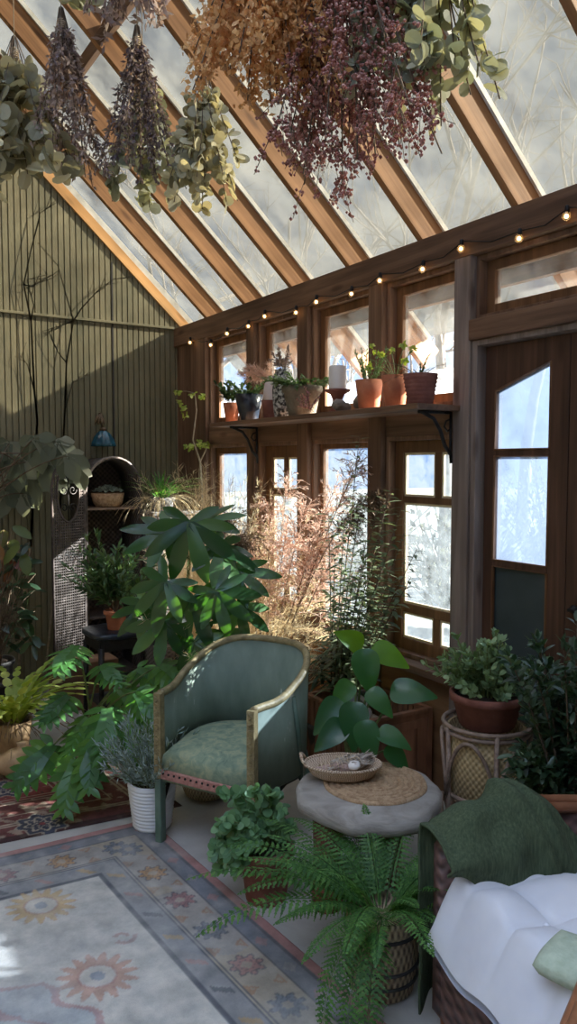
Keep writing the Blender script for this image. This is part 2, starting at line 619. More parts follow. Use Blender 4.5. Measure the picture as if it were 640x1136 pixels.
M['d_dark'] = leafmat('dried_dark_violet_flower', G((.10, .075, .09), (.20, .15, .15), (.38, .29, .2)), .22, (1.3, 1.2, 1.1), .8)
M['d_amber'] = leafmat('dried_amber_flower', G((.46, .25, .10), (.66, .40, .17), (.80, .56, .29)), .35, (1.4, 1.1, .8), .8)
M['d_red'] = leafmat('dried_burgundy_berry', G((.27, .085, .065), (.42, .17, .13), (.58, .32, .25), (.33, .13, .11)), .2, (1.4, 1.0, 1.0), .6)
M['grass_p'] = leafmat('straw_grass', G((.58, .46, .28), (.75, .62, .42), (.85, .74, .54)), .45, (1.2, 1.1, .9), .8)
M['plume'] = leafmat('rosy_plume', G((.55, .38, .30), (.72, .54, .44), (.82, .68, .57)), .45, (1.2, 1.05, .95), .8)
M['plume_d'] = leafmat('brown_plume', G((.13, .085, .055), (.22, .15, .10)), .25, (1.3, 1.2, 1.0), .8)
# outdoors leaf
M['l_out'] = leafmat('outdoor_brush', G((.08, .085, .06), (.12, .12, .09), (.17, .16, .13)), .4, (1.2, 1.2, 1.0), .8)
# ------------------------------------------------------------------ the room
K = .916                                   # roof pitch, rise per metre
XW, YB, YF, XL, XR = 2.5, 5.63, -2.2, -2.3, .1
def zroof(x):                              # underside of the rafters
    return 2.68 + K * (XW - x)

def struct(name, label, cat, loc=(0, 0, 0)):
    return thing(name, label, cat, loc, kind='structure')

fl = MB(); fl.box(XL - .1, YF - .1, -.12, XW + .14, YB + .1, 0)
tag(fl.build('floor', M['concrete'], smooth=False), 'worn pale grey concrete floor of the garden room', 'floor', kind='structure')

# --- window wall
wr = struct('wall_right', 'brown timber framed window wall on the right', 'wall')
POSTS = [(5.09, 5.27), (4.375, 4.475), (3.75, 3.86), (3.07, 3.18), (2.46, 2.56), (1.44, 1.54), (-2.2, -2.08)]
for a, b in POSTS:
    q = MB(); q.box(2.505, a, 0, 2.64, b, 2.515); q.build('post', M['grey_wood'] if a < 3 else M['wood_z'], wr, False, .004)
q = MB(); q.box(2.5, YF, 2.51, 2.64, YB, 2.653); q.build('plate_beam', M['wood_y'], wr, False, .004)
for a, b in [(4.475, 5.09), (3.86, 4.375), (3.18, 3.75), (2.56, 3.07)]:
    q = MB(); q.box(2.535, a, 1.735, 2.64, b, 1.865); q.build('rail', M['wood_y'], wr, False, .004)
q = MB(); q.box(2.455, 2.52, .585, 2.66, 5.27, .625); q.build('sill', M['wood_y'], wr, False, .005)
q = MB(); q.box(2.52, 2.52, 0, 2.62, YB, .585); q.build('plywood_skirt', M['ply'], wr, False)
q = MB(); q.box(2.53, 5.27, .5, 2.62, YB, 2.51); q.build('corner_panel', M['wood_z'], wr, False)
q = MB(); q.box(2.52, -2.08, 0, 2.62, 1.44, 2.51); q.build('near_panel', M['wood_z'], wr, False)
q = MB(); q.box(2.495, 1.54, 2.139, 2.64, 2.46, 2.229); q.build('transom_rail', M['wood_y'], wr, False, .004)

# --- windows
wn = [0]
def window(y0, y1, z0, z1, label, glass, muntins=None, frame=.045, x=2.585, sash='sash'):
    wn[0] += 1
    t = struct('window_%d' % wn[0], label, 'window', (x, (y0 + y1) / 2, z0))
    a = MB()                               # fixed frame lining the opening
    a.box(x - .045, y0, z0, x + .06, y0 + .022, z1); a.box(x - .045, y1 - .022, z0, x + .06, y1, z1)
    a.box(x - .045, y0 + .022, z1 - .022, x + .06, y1 - .022, z1); a.box(x - .045, y0 + .022, z0, x + .06, y1 - .022, z0 + .022)
    a.build('casing', M['wood_z'], t, False, .002)
    y0 += .022; y1 -= .022; z0 += .022; z1 -= .022
    s = MB()
    f = frame
    s.box(x, y0, z0, x + .04, y0 + f, z1); s.box(x, y1 - f, z0, x + .04, y1, z1)
    s.box(x, y0 + f, z1 - f, x + .04, y1 - f, z1); s.box(x, y0 + f, z0, x + .04, y1 - f, z0 + f)
    s.build('sash_frame', M[sash], t, False, .003)
    if muntins:
        for za, zb in muntins['h']:
            q = MB(); q.box(x + .004, y0 + f, za, x + .036, y1 - f, zb); q.build('glazing_bar', M[sash], t, False, .003)
        for ya, yb, za, zb in muntins['v']:
            q = MB(); q.box(x + .006, ya, za, x + .034, yb, zb); q.build('glazing_bar', M[sash], t, False, .003)
    if muntins:
        ya, yb = y0 + f, y1 - f
        (ha, hb), (hc, hd_) = muntins['h']; va, vb = muntins['v'][0][:2]
        for a, b, c, d in ((ya, va, hb, z1 - f), (vb, yb, hb, z1 - f), (ya, yb, hd_, ha), (ya, va, z0 + f, hc), (vb, yb, z0 + f, hc)):
            if b - a < .03: continue
            q = MB(); e = .011
            q.box(x + .012, a, c, x + .024, a + e, d); q.box(x + .012, b - e, c, x + .024, b, d)
            q.box(x + .012, a + e, c, x + .024, b - e, c + e); q.box(x + .012, a + e, d - e, x + .024, b - e, d)
            q.build('putty', M['putty'], t, False)
    p = MB(); p.box(x + .018, y0 + f * .6, z0 + f * .6, x + .022, y1 - f * .6, z1 - f * .6)
    p.build('pane', M[glass], t, False)
    return t

window(4.475, 5.09, 1.865, 2.51, 'upper window nearest the back corner, above the shelf', 'glass_clear')
window(3.86, 4.375, 1.865, 2.51, 'narrow upper window second from the back corner', 'glass_clear')
window(3.18, 3.75, 1.865, 2.51, 'upper window behind the white candle on the shelf', 'glass_clear')
window(2.56, 3.07, 1.865, 2.51, 'upper window behind the row of terracotta pots', 'glass_clear')
window(1.54, 2.46, 2.229, 2.51, 'low wide transom window above the dark doors', 'glass_clear')
mun = lambda y0, y1: {'h': [(1.40, 1.433), (.84, .885)], 'v': [((y0 + y1) / 2 - .022, (y0 + y1) / 2 + .022, 1.433, 1.70), ((y0 + y1) / 2 - .022, (y0 + y1) / 2 + .022, .64, .84)]}
window(4.475, 5.09, .625, 1.735, 'lower window nearest the back corner behind dry grass', 'glass_frost')
window(3.86, 4.375, .625, 1.735, 'lower casement window behind the rosy reed plumes', 'glass_frost', mun(3.86, 4.375), .075)
window(3.18, 3.75, .625, 1.735, 'lower fixed window behind the tall narrow-leaved plant', 'glass_frost', None, .03)
window(2.56, 3.07, .625, 1.735, 'lower casement window with small top and bottom panes beside the door post', 'glass_frost', mun(2.50, 2.98), .06)

# --- double doors with slanted top lights
jb = MB()
jb.box(2.52, 2.43, 0, 2.64, 2.46, 2.139); jb.box(2.52, 1.54, 0, 2.64, 1.57, 2.139); jb.box(2.52, 1.57, 2.115, 2.64, 2.43, 2.139)
tag(jb.build('trim_1', M['grey_wood'], smooth=False, bevel=.003), 'weathered door jamb under the transom rail', 'door frame', kind='structure')
def door(name, label, yo, yi):
    """yo outer edge, yi meeting edge"""
    t = struct(name, label, 'door', (2.58, (yo + yi) / 2, .03))
    sg = 1 if yi > yo else -1
    go, gi = yo + sg * .06, yi - sg * .09
    x0, x1 = 2.575, 2.62
    def bx(m, a, b, z0, z1, xa=x0, xb=x1): m.box(xa, min(a, b), z0, xb, max(a, b), z1)
    f = MB()
    bx(f, yo, go, .03, 2.112); bx(f, gi, yi, .03, 2.112)
    bx(f, go, gi, .03, .25); bx(f, go, gi, 1.145, 1.175); bx(f, go, gi, 1.63, 1.66)
    zo, zi = 1.915, 2.012
    f.prism([(x0, go, zo), (x0, gi, zi), (x0, gi, 2.112), (x0, go, 2.112)], (x1 - x0, 0, 0))
    f.build('door_frame', M['door'], t, False, .003)
    q = MB()                                # raised beads round the lights
    for za, zb in ((1.175, 1.63),):
        q.tube([(x0, go, za), (x0, gi, za), (x0, gi, zb), (x0, go, zb)], .007, 4, closed=True)
    q.tube([(x0, go, 1.66), (x0, gi, 1.66), (x0, gi, zi), (x0, go, zo)], .007, 4, closed=True)
    q.tube([(x0, go, .25), (x0, gi, .25), (x0, gi, 1.145), (x0, go, 1.145)], .007, 4, closed=True)
    q.build('bead', M['sash'], t, False)
    p = MB(); bx(p, go, gi, .24, 1.15, 2.59, 2.605); p.build('lower_panel', M['door_panel'], t, False)
    p = MB(); bx(p, go, gi, 1.17, 1.635, 2.595, 2.599); p.build('pane', M['glass_door'], t, False)
    p = MB(); p.prism([(2.595, go, 1.655), (2.595, gi, 1.655), (2.595, gi, zi + .003), (2.595, go, zo + .003)], (.004, 0, 0)); p.build('pane', M['glass_door'], t, False)
    # brace board laid diagonally over the head
    return t
door('door_1', 'dark walnut door leaf with slanted top light beside the grey post', 2.428, 1.987)
d2 = door('door_2', 'second dark door leaf at the right edge, mostly out of view', 1.572, 1.983)
hd = MB(); hd.lathe((0, 0, 0), [(.018, 0), (.018, .006), (.008, .01), (.008, .035)], 12)
hm = MB(); hm.v = [(2.575 - z, 1.94 + x, 1.02 + y) for x, y, z in hd.v]; hm.f = hd.f
hm.tube([(2.54, 1.94, 1.02), (2.535, 1.90, 1.02), (2.54, 1.84, 1.015)], [.008, .008, .006], 8)
hm.build('door_handle', M['iron'], d2)

# --- back wall: reeded board siding with real grooves, gable shaped
wb = struct('wall_back', 'grey green grooved board gable wall at the back', 'wall')
q = MB()
def top(x):
    return (zroof(x) if x >= XR else zroof(2 * XR - x)) + .14
x = XL
P = .043
while x < 2.6:
    xa, xb = x, min(x + P - .009, 2.6)
    for a, b, y in ((xa, xb, YB), (xb, min(xb + .009, 2.6), YB + .011)):
        q.add([(a, y, 0), (b, y, 0), (b, y, top(b)), (a, y, top(a))], [(0, 1, 2, 3)])
    for xx in (xb, xb + .009):
        q.add([(xx, YB, 0), (xx, YB + .011, 0), (xx, YB + .011, top(xx)), (xx, YB, top(xx))], [(0, 1, 2, 3)])
    x += P
q.add([(XL, YB + .05, 0), (2.6, YB + .05, 0), (2.6, YB + .05, top(2.6)), (XR, YB + .05, top(XR)), (XL, YB + .05, top(XL))], [(0, 1, 2, 3, 4)])
q.build('siding', M['siding'], wb, False)
q = MB(); q.box(XL, YB - .022, 2.645, 2.5, YB, 2.664); q.build('drip_strip', M['siding'], wb, False, .003)
q = MB()
for xx in (.78, 2.0):
    q.box(xx, YB - .003, 0, xx + .012, YB, 2.645); q.box(xx, YB - .003, 2.664, xx + .012, YB, 4.0 if xx < 1 else 3.1)
q.build('seam_strip', M['dark_pot'], wb, False)
# fresh lumber along the rake
def slope_board(name, m, parent, x0, x1, off0, off1, y0, y1, bevel=0):
    """board lying along the right roof slope between offsets above the rafter underside, local X runs down the slope"""
    L = math.hypot(x1 - x0, K * (x1 - x0))
    b = MB(); b.box(-L / 2, -(y1 - y0) / 2, off0, L / 2, (y1 - y0) / 2, off1)
    o = b.build(name, m, parent, False, bevel, local=True)
    xm = (x0 + x1) / 2
    o.location = V((xm, (y0 + y1) / 2, zroof(xm))) - (wloc(parent) if parent else V((0, 0, 0)))
    o.rotation_euler = (0, math.atan(K), 0)
    return o
slope_board('rake_board', M['raw'], wb, XR, 2.62, .03, .10, YB - .018, YB - .001)
slope_board('rake_strip', M['white_trim'], wb, XR, 2.62, .10, .145, YB - .014, YB - .001)

# --- roof
ce = struct('ceiling', 'glazed roof of orange timber rafters and weathered panes', 'ceiling')
RY = [2.216 + .575 * k for k in range(-7, 6)]
for y in RY:
    slope_board('rafter', M['rafter'], ce, XR, 3.08, 0, .15, y, y + .037, .002)
    slope_board('glazing_bar', M['white_trim'], ce, XR, 3.0, .128, .152, y - .014, y - .001)
edges = [YF] + RY + [YB]
for a, b in zip(edges[:-1], edges[1:]):
    slope_board('glass_panel', M['glass_roof'], ce, XR, 3.0, .152, .158, a + .037 if a > YF else a, b + .037 if b < YB else b)
    ya, yb = a + .037, b
    if yb - ya > .1:
        xm = 1.34
        slope_board('purlin_block', M['wood_y'], ce, xm - .017, xm + .017, .0, .145, ya, yb)
# ridge and far slope
q = MB(); q.box(XR - .02, YF, zroof(XR) - .05, XR + .02, YB, zroof(XR) + .2); q.build('ridge_board', M['wood_y'], ce, False)
def mirror_board(name, m, x1, off0, off1, y0, y1):
    o = slope_board(name, m, ce, XR, x1, off0, off1, y0, y1)
    o.location.x = 2 * XR - o.location.x
    o.rotation_euler = (0, -math.atan(K), 0)
for y in RY[::2]:
    mirror_board('rafter', M['rafter'], 2.5, 0, .15, y, y + .037)
mirror_board('glass_panel', M['glass_clear'], 2.5, .152, .158, YF, 2.0)  # unseen slope, glazed clear here for more sky fill in front
mirror_board('light_block_deck', M['wood_y'], 2.5, .152, .175, 2.0, YB)  # unseen boarding added to keep sky light off the back half

# --- walls out of view that close the room
q = MB(); q.box(XL - .06, YF, 0, XL, YB, 2.68)
tag(q.build('wall_left', M['siding'], smooth=False), 'board wall on the left, outside the view', 'wall', kind='structure')
q = MB(); q.prism([(XL, YF, 0), (2.62, YF, 0), (2.62, YF, zroof(2.62) + .1), (XR, YF, zroof(XR) + .1), (XL, YF, zroof(2 * XR - XL) + .1)], (0, -.06, 0))  # unseen gable carried to full height to darken the back wall
tag(q.build('wall_front', M['siding'], smooth=False), 'unseen board gable wall behind the camera, closed to cut sky light', 'wall', kind='structure')

# --- eaves outside, seen through the upper windows
ev = struct('trim_2', 'outside eave boards seen through the upper windows', 'eave')
q = MB(); q.box(2.70, YF, 2.40, 2.735, YB, 2.56); q.build('frieze_board', M['exterior_wood'], ev, False)
# --- ground outside
q = MB(); q.box(2.64, -14, -.3, 40, 40, -.1)
tag(q.build('ground', surf('leaf_litter', [(.3, (.08, .075, .06)), (.5, (.14, .13, .105)), (.7, (.15, .165, .12))], (3, 3, 3), 1.2, 8, .95, .2),
            smooth=False), 'leaf strewn ground outside the windows', 'ground', kind='structure')

def bare_tree(x, y, h, r, seed, label):
    random.seed(seed)
    t = thing('bare_tree', label, 'tree', (x, y, -.1), group='bare trees outside')
    m = MB()
    def grow(o, d, L, r, lev):
        pts = bend(o, d, L, 6, (U(-.3, .3), U(-.3, .3), .25), .10)
        m.tube(pts, [r * (1 - .55 * i / 6) for i in range(7)], 6 if lev < 2 else 4, cap=False)
        if lev >= 4 or r < .006:
            return
        for k in range(U(3, 5.9).__int__()):
            p, dd = on(pts, U(.35, 1))
            a = rv(); a -= dd * a.dot(dd); a.normalize()
            grow(p, (dd * U(.5, .9) + a * U(.6, 1) + UP * .15), L * U(.45, .68), r * U(.38, .55), lev + 1)
    grow((x, y, -.1), (U(-.1, .1), U(-.1, .1), 1), h, r, 0)
    m.build('trunk', M['bark'], t)
bare_tree(8.0, 8.3, 5.0, .13, 3, 'bare grey tree outside the upper window behind the terracotta pots')
bare_tree(7.4, 11.0, 4.6, .10, 4, 'thin bare tree outside behind the candle window')
bare_tree(6.0, 12.5, 5.2, .12, 5, 'bare tree outside beyond the back corner windows')
bare_tree(10.5, 5.2, 5.5, .13, 6, 'bare tree outside beyond the transom window')
bare_tree(12.5, 8.2, 6.0, .16, 8, 'far bare tree outside past the door glass')
bare_tree(9.5, 13.5, 6.0, .15, 9, 'far bare tree outside in line with the candle')
bare_tree(14.0, 12.0, 6.5, .18, 12, 'tallest bare tree farthest outside')

def brush(x, y, r, h, seed, label):
    random.seed(seed)
    t = thing('garden_shrub', label, 'shrub', (x, y, -.1), group='shrubs outside the windows')
    m, s = MB(), MB()
    for i in range(60):
        a = U(0, 2 * PI)
        pts = bend((x, y, -.1), (math.cos(a) * U(.1, .9), math.sin(a) * U(.1, .9), 1), h * U(.6, 1.05), 5, (0, 0, U(-.4, .1)), .12)
        s.tube(pts, .006, 3, cap=False)
        for k in range(26):
            p, d = on(pts, U(.1, 1))
            leaf(m, p + rv(.05), (d + rv(1.0)), rv(), U(.05, .12), U(.03, .06), 'mini', 0, .1)
    m.build('foliage', M['l_out'], t, False)
    s.build('stem', M['bark'], t)
for i, (x, y, r, h, lb) in enumerate([
        (5.6, 5.6, .8, 1.5, 'pale shrub outside the casement window beside the door'),
        (5.3, 7.2, .8, 1.6, 'pale shrub outside the tall narrow-leaved plant window'),
        (4.7, 8.6, .8, 1.5, 'pale shrub outside the reed plume window'),
        (4.2, 10.2, .8, 1.6, 'pale shrub outside the back corner window'),
        (6.8, 4.5, .9, 1.3, 'pale shrub outside the dark door'),
        (8.3, 6.6, .9, 2.0, 'tall pale shrub farther off outside')]):
    brush(x, y, r, h, 20 + i, lb)

# --- daylight
w = bpy.data.worlds.new('sky'); SC.world = w; w.use_nodes = True
nt = w.node_tree; nt.nodes.clear()
wo = nt.nodes.new('ShaderNodeOutputWorld'); bg = nt.nodes.new('ShaderNodeBackground')
tc = nt.nodes.new('ShaderNodeTexCoord')
mp = nt.nodes.new('ShaderNodeMapping'); mp.inputs['Scale'].default_value = (1, 1, 2.4)
nt.links.new(tc.outputs['Generated'], mp.inputs['Vector'])
nz = N(nt, 'ShaderNodeTexNoise', Scale=3.0, Detail=7, Roughness=.6)
nt.links.new(mp.outputs['Vector'], nz.inputs['Vector'])
r = ramp(nt, [(.45, (.33, .55, .98)), (.64, (.97, .98, 1.0))])
nt.links.new(nz.outputs['Fac'], r.inputs['Fac'])
nt.links.new(r.outputs['Color'], bg.inputs['Color'])
sz = N(nt, 'ShaderNodeSeparateXYZ')
nt.links.new(tc.outputs['Generated'], sz.inputs[0])
zr = N(nt, 'ShaderNodeMapRange')                # sky grows brighter overhead
zr.inputs['From Min'].default_value = .66
zr.inputs['From Max'].default_value = .95
zr.inputs['To Min'].default_value = 1.1
zr.inputs['To Max'].default_value = 9.0
nt.links.new(sz.outputs['Z'], zr.inputs['Value'])
nt.links.new(zr.outputs['Result'], bg.inputs['Strength'])
nt.links.new(bg.outputs['Background'], wo.inputs['Surface'])
sd = bpy.data.lights.new('sun', 'SUN'); sd.energy = 60.0; sd.angle = math.radians(.6); sd.color = (1.0, .90, .74)
so = bpy.data.objects.new('sun', sd); COL.objects.link(so)
so.rotation_euler = V((-1, .36, -.57)).to_track_quat('-Z', 'Y').to_euler()
so.location = (8, -3, 6)

# --- camera
cd = bpy.data.cameras.new('camera'); cam = bpy.data.objects.new('camera', cd); COL.objects.link(cam)
cd.sensor_fit = 'VERTICAL'; cd.sensor_height = 36; cd.lens = 850 / 1136 * 36
cd.clip_start = .05
cam.location = (0, 0, 1.6); cam.rotation_euler = (math.radians(90 - 3.635), 0, math.radians(-32.375))
SC.camera = cam
SC.view_settings.view_transform = 'Standard'
SC.view_settings.look = 'None'
SC.view_settings.gamma = 1
SC.view_settings.use_curve_mapping = False
SC.view_settings.exposure = 0.42
SC.cycles.transparent_max_bounces = 16
SC.cycles.sample_clamp_indirect = 6
# ------------------------------------------------------------------ shelf and what stands on it
random.seed(11)
M['speckle'] = surf('speckled_black_white', [(.42, (.02, .02, .022)), (.5, (.25, .25, .25)), (.58, (.6, .6, .58))], (55, 55, 55), 1, 4, .5)
M['wax'] = surf('white_wax', [(.3, (.78, .74, .72)), (.7, (.88, .85, .83))], (4, 4, 4), 1, 2, .5)
M['pinkjar'] = surf('pale_pink_ceramic', [(.3, (.70, .58, .55)), (.7, (.82, .72, .69))], (4, 4, 4), 1, 2, .4)
M['drift'] = surf('driftwood', [(.3, (.20, .16, .13)), (.7, (.45, .39, .34))], (8, 26, 26), 1, 5, .9, .3)
M['bluegl'] = surf('blue_glass', [(.3, (.006, .05, .09)), (.6, (.015, .11, .17)), (.8, (.04, .2, .27))], (30, 30, 30), 1, 3, .12, spec=.8)
M['bulb'] = emit('warm_bulb', (1.0, .62, .28), 9)
M['bulbglass'] = glassmat('bulb_glass', (.95, .85, .7), .05, (.8, .7, .5), 9, .10)

sh = thing('wall_shelf', 'long brown wooden shelf on iron brackets across the windows', 'shelf', (2.375, 3.51, 1.835))
q = MB(); q.box(2.249, 2.51, 1.835, 2.505, 4.51, 1.86); q.build('board', M['wood_y'], sh, False, .003)
for y in (2.56, 4.32):
    q = MB()
    q.tube([(2.50, y, 1.60), (2.495, y, 1.66), (2.495, y, 1.832)], .008, 6)
    q.tube([(2.497, y, 1.64), (2.46, y, 1.68), (2.43, y, 1.75), (2.39, y, 1.80), (2.32, y, 1.828)], .009, 6)
    q.tube([(2.495, y, 1.828), (2.30, y, 1.828)], .007, 6)
    q.tube([(2.49, y, 1.80), (2.465, y, 1.79), (2.455, y, 1.765), (2.475, y, 1.745), (2.492, y, 1.755)], .005, 5)
    q.build('bracket', M['iron'], sh)

def flower_pot(t, r0, r1, h, m, base, rim=.0, ribs=0, soil=True, z0=0.0, drop=.018):
    """open pot with wall thickness, in the thing's own frame"""
    b = MB()
    pr = [(r0 * .96, z0), (r0, z0 + .004)]
    if ribs:
        for i in range(ribs * 3 + 1):
            f = i / (ribs * 3)
            pr.append((r0 + (r1 - r0) * f + (.004 if i % 3 == 1 else 0), z0 + .006 + (h - .012) * f))
    elif rim:
        pr += [(r1 - .006, z0 + h - rim), (r1 + .005, z0 + h - rim + .002), (r1 + .006, z0 + h - .003)]
    else:
        pr += [((r0 + r1) / 2, z0 + h * .5)]
    pr += [(r1 + .002, z0 + h), (r1 - .008, z0 + h), (r1 - .012, z0 + h - drop - .01), (.0, z0 + h - drop - .012)]
    b.lathe((0, 0, 0), pr, 28)
    o = b.build('pot', m, t, local=True)
    if soil:
        s = MB(); s.lathe((0, 0, 0), [(0, z0 + h - drop), (r1 * .5, z0 + h - drop + .004), (r1 - .011, z0 + h - drop)], 20)
        s.build('soil', M['soil'], t, local=True)
    return o

SZ = 1.861
t = thing('potted_seedling', 'small dark-leaved plant in a narrow terracotta pot at the shelf end by the corner', 'potted plant', (2.37, 4.43, SZ))
flower_pot(t, .038, .054, .13, M['terra'], None)
m, s = MB(), MB()
for i in range(13):
    pts = bend((U(-.02, .02), U(-.02, .02), .11), (U(-.6, .6), U(-.6, .6), 1), U(.08, .2), 4, (0, 0, -.3), .1)
    s.tube(pts, .0015, 3, cap=False)
    for k in range(8):
        p, d = on(pts, U(.3, 1)); leaf(m, p, d + rv(.9), UP + rv(.4), U(.03, .045), U(.02, .03), 'oval')
m.build('foliage', M['l_dark'], t, local=True); s.build('stem', M['stem_g'], t, local=True)

t = thing('potted_herb', 'bushy green herb in a big navy glazed pot on the shelf', 'potted plant', (2.365, 4.19, SZ))
flower_pot(t, .055, .088, .165, M['navy'], None)
m, s = MB(), MB()
for i in range(22):
    a = U(0, 6.28)
    pts = bend((math.cos(a) * .03, math.sin(a) * .03, .14), (math.cos(a) * .7, math.sin(a) * .7, 1), U(.08, .16), 4, (0, 0, -.5), .1)
    s.tube(pts, .0015, 3, cap=False)
    for k in range(10):
        p, d = on(pts, U(.2, 1)); leaf(m, p, d + rv(.9), UP + rv(.4), U(.02, .034), U(.014, .022), 'oval')
m.build('foliage', M['l_pot'], t, local=True); s.build('stem', M['stem_g'], t, local=True)

t = thing('dried_grass_vase', 'pale vase of fluffy rosy dried grass set in a terracotta pot', 'vase', (2.39, 3.97, SZ))
flower_pot(t, .04, .055, .115, M['terra_old'], None, soil=False)
b = MB(); b.lathe((0, 0, 0), [(.028, .09), (.042, .115), (.044, .17), (.036, .215), (.020, .245), (.022, .26), (.016, .255)], 20); b.build('vase', M['pinkjar'], t, local=True)
m = MB()
for i in range(16):
    a = U(0, 6.28); ln = U(.13, .21)
    pts = bend((0, 0, .24), (math.cos(a) * U(.2, 1) - .3, math.sin(a) * U(.2, 1) + .6, 1), ln, 5, (-.2, .3, -.9), .1)
    for k in range(120):
        p, d = on(pts, U(.25, 1)); leaf(m, p, d * .8 + rv(1), rv(), U(.02, .045), .003, 'mini', 0, .3)
m.build('plume', M['plume'], t, local=True)

t = thing('speckled_vase', 'tall black and white speckled vase with dried flowers', 'vase', (2.36, 3.775, SZ))
b = MB(); b.lathe((0, 0, 0), [(.046, 0), (.054, .01), (.062, .08), (.066, .16), (.060, .23), (.05, .262), (.053, .275), (.046, .27), (.04, .24)], 28); b.build('vase', M['speckle'], t, local=True)
m, s = MB(), MB()
for i in range(16):
    a = U(0, 6.28)
    pts = bend((0, 0, .25), (math.cos(a) * U(.1, .8), math.sin(a) * U(.1, .8), 1), U(.08, .17), 4, (0, 0, -.2), .08)
    s.tube(pts, .0015, 3, cap=False)
    for k in range(18):
        p, d = on(pts, U(.45, 1)); leaf(m, p + rv(.012), d + rv(.9), rv(), U(.012, .03), U(.008, .013), 'mini', 0, .2)
m.build('flowers', M['d_lav'], t, local=True); s.build('stem', M['stem_b'], t, local=True)

t = thing('potted_herb', 'drooping dull green plant in a wide grey stone pot on the shelf', 'potted plant', (2.355, 3.575, SZ))
flower_pot(t, .075, .108, .165, M['stone_pot'], None, rim=.035)
m, s = MB(), MB()
for i in range(60):
    a = U(0, 6.28)
    pts = bend((math.cos(a) * .05, math.sin(a) * .05, .14), (math.cos(a) * .8, math.sin(a) * .8, .9), U(.10, .22), 5, (0, 0, -1.0), .1)
    s.tube(pts, .0015, 3, cap=False)
    for k in range(12):
        p, d = on(pts, U(.15, 1)); leaf(m, p, d + rv(.8), UP + rv(.4), U(.02, .036), U(.010, .016), 'oval')
m.build('foliage', M['l_pot'], t, local=True); s.build('stem', M['stem_g'], t, local=True)

t = thing('heather_sprig', 'pink dried heather sprigs lying over the shelf edge', 'dried flowers', (2.31, 3.44, SZ))
m, s = MB(), MB()
for i in range(11):
    pts = bend((U(-.03, .03), U(-.04, .04), .012), (U(-.5, .1), U(-.6, .6), U(.3, 1)), U(.08, .15), 4, (0, 0, -.5), .1)
    s.tube(pts, .0015, 3, cap=False)
    for k in range(26):
        p, d = on(pts, U(.2, 1)); p.z = max(p.z, .004); leaf(m, p, d + rv(.9), rv(), U(.008, .02), U(.006, .01), 'mini', 0, .1)
m.build('flowers', leafmat('pink_heather', G((.35, .14, .16), (.5, .27, .27), (.55, .4, .28)), .2, (1.2, 1.1, 1.1), .8), t, local=True)
s.build('stem', M['stem_b'], t, local=True)

t = thing('candle_pedestal', 'turned terracotta pedestal under the white candle', 'candle stand', (2.42, 3.33, SZ))
b = MB(); b.lathe((0, 0, 0), [(.046, 0), (.048, .012), (.030, .04), (.026, .075), (.038, .105), (.068, .122), (.07, .13), (0, .13)], 28); b.build('pedestal', M['terra_old'], t, local=True)
t = thing('pillar_candle', 'thick white pillar candle on a terracotta pedestal', 'candle', (2.42, 3.33, SZ + .1305))
b = MB(); b.lathe((0, 0, 0), [(.046, 0), (.047, .004), (.046, .118), (.042, .124), (.03, .12), (0, .118)], 28); b.build('wax', M['wax'], t, local=True)
b = MB(); b.tube([(0, 0, .117), (.002, .001, .126), (.004, 0, .133)], .0012, 5); b.build('wick', M['iron'], t, local=True)

for k, (y, x, L, a, lb) in enumerate([(3.20, 2.35, .12, .3, 'flat grey driftwood piece beside the candle pedestal'),
                                      (3.13, 2.42, .15, 1.2, 'curved pale driftwood piece behind the first terracotta pot')]):
    t = thing('driftwood', lb, 'driftwood', (x, y, SZ), group='driftwood on the shelf')
    b = MB()
    pts = [V((math.cos(a) * L * (f - .5), math.sin(a) * L * (f - .5),   .03 + .03 * k * math.sin(f * 3) + .008 * math.sin(f * 7))) for f in [i / 10 for i in range(11)]]
    b.tube(pts, [.018 + .014 * math.sin(PI * i / 10) ** .6 + U(-.002, .003) for i in range(11)], 9); b.build('wood', M['drift'], t, local=True)

t = thing('potted_thyme', 'feathery thyme in the plain terracotta pot beside the driftwood', 'potted plant', (2.36, 2.985, SZ), group='terracotta pots on the shelf')
flower_pot(t, .05, .067, .145, M['terra'], None)
m, s = MB(), MB()
for i in range(20):
    a = U(0, 6.28)
    pts = bend((math.cos(a) * .02, math.sin(a) * .02, .125), (math.cos(a) * .35, math.sin(a) * .35 - .1, 1), U(.08, .19), 5, (0, 0, 0), .12)
    s.tube(pts, .0012, 3, cap=False)
    for k in range(26):
        p, d = on(pts, U(.15, 1)); leaf(m, p, d + rv(.8), rv(), U(.012, .022), .007, 'mini', 0, .1)
m.build('foliage', M['l_jade'], t, local=True); s.build('stem', M['stem_g'], t, local=True)

t = thing('potted_nasturtium', 'leggy bright green plant in the middle terracotta pot of the shelf', 'potted plant', (2.37, 2.80, SZ), group='terracotta pots on the shelf')
flower_pot(t, .046, .063, .15, M['terra'], None)
m, s = MB(), MB()
for dx, dy, h in ((-.05, .12, .10), (-.02, .07, .12), (.0, .03, .13), (-.05, -.12, .14), (-.03, -.15, .11), (.0, -.05, .07), (-.04, .15, .07), (-.06, .09, .14)):
    tip = V((dx, dy, .135 + h)); o = V((0, 0, .13))
    s.tube([o, o.lerp(tip, .5) + V((0, 0, .02)), tip], .0018, 4, cap=False)
    for k in range(2):
        palm_leaf(m, tip + rv(.02), V((dx, dy, U(-.4, .2))) + rv(.08), UP + V((-.8, -.4, 0)) + rv(.6), U(.022, .034), 5, 110, .5, .2)
m.build('foliage', M['l_lime'], t, local=True); s.build('stem', M['stem_g'], t, local=True)

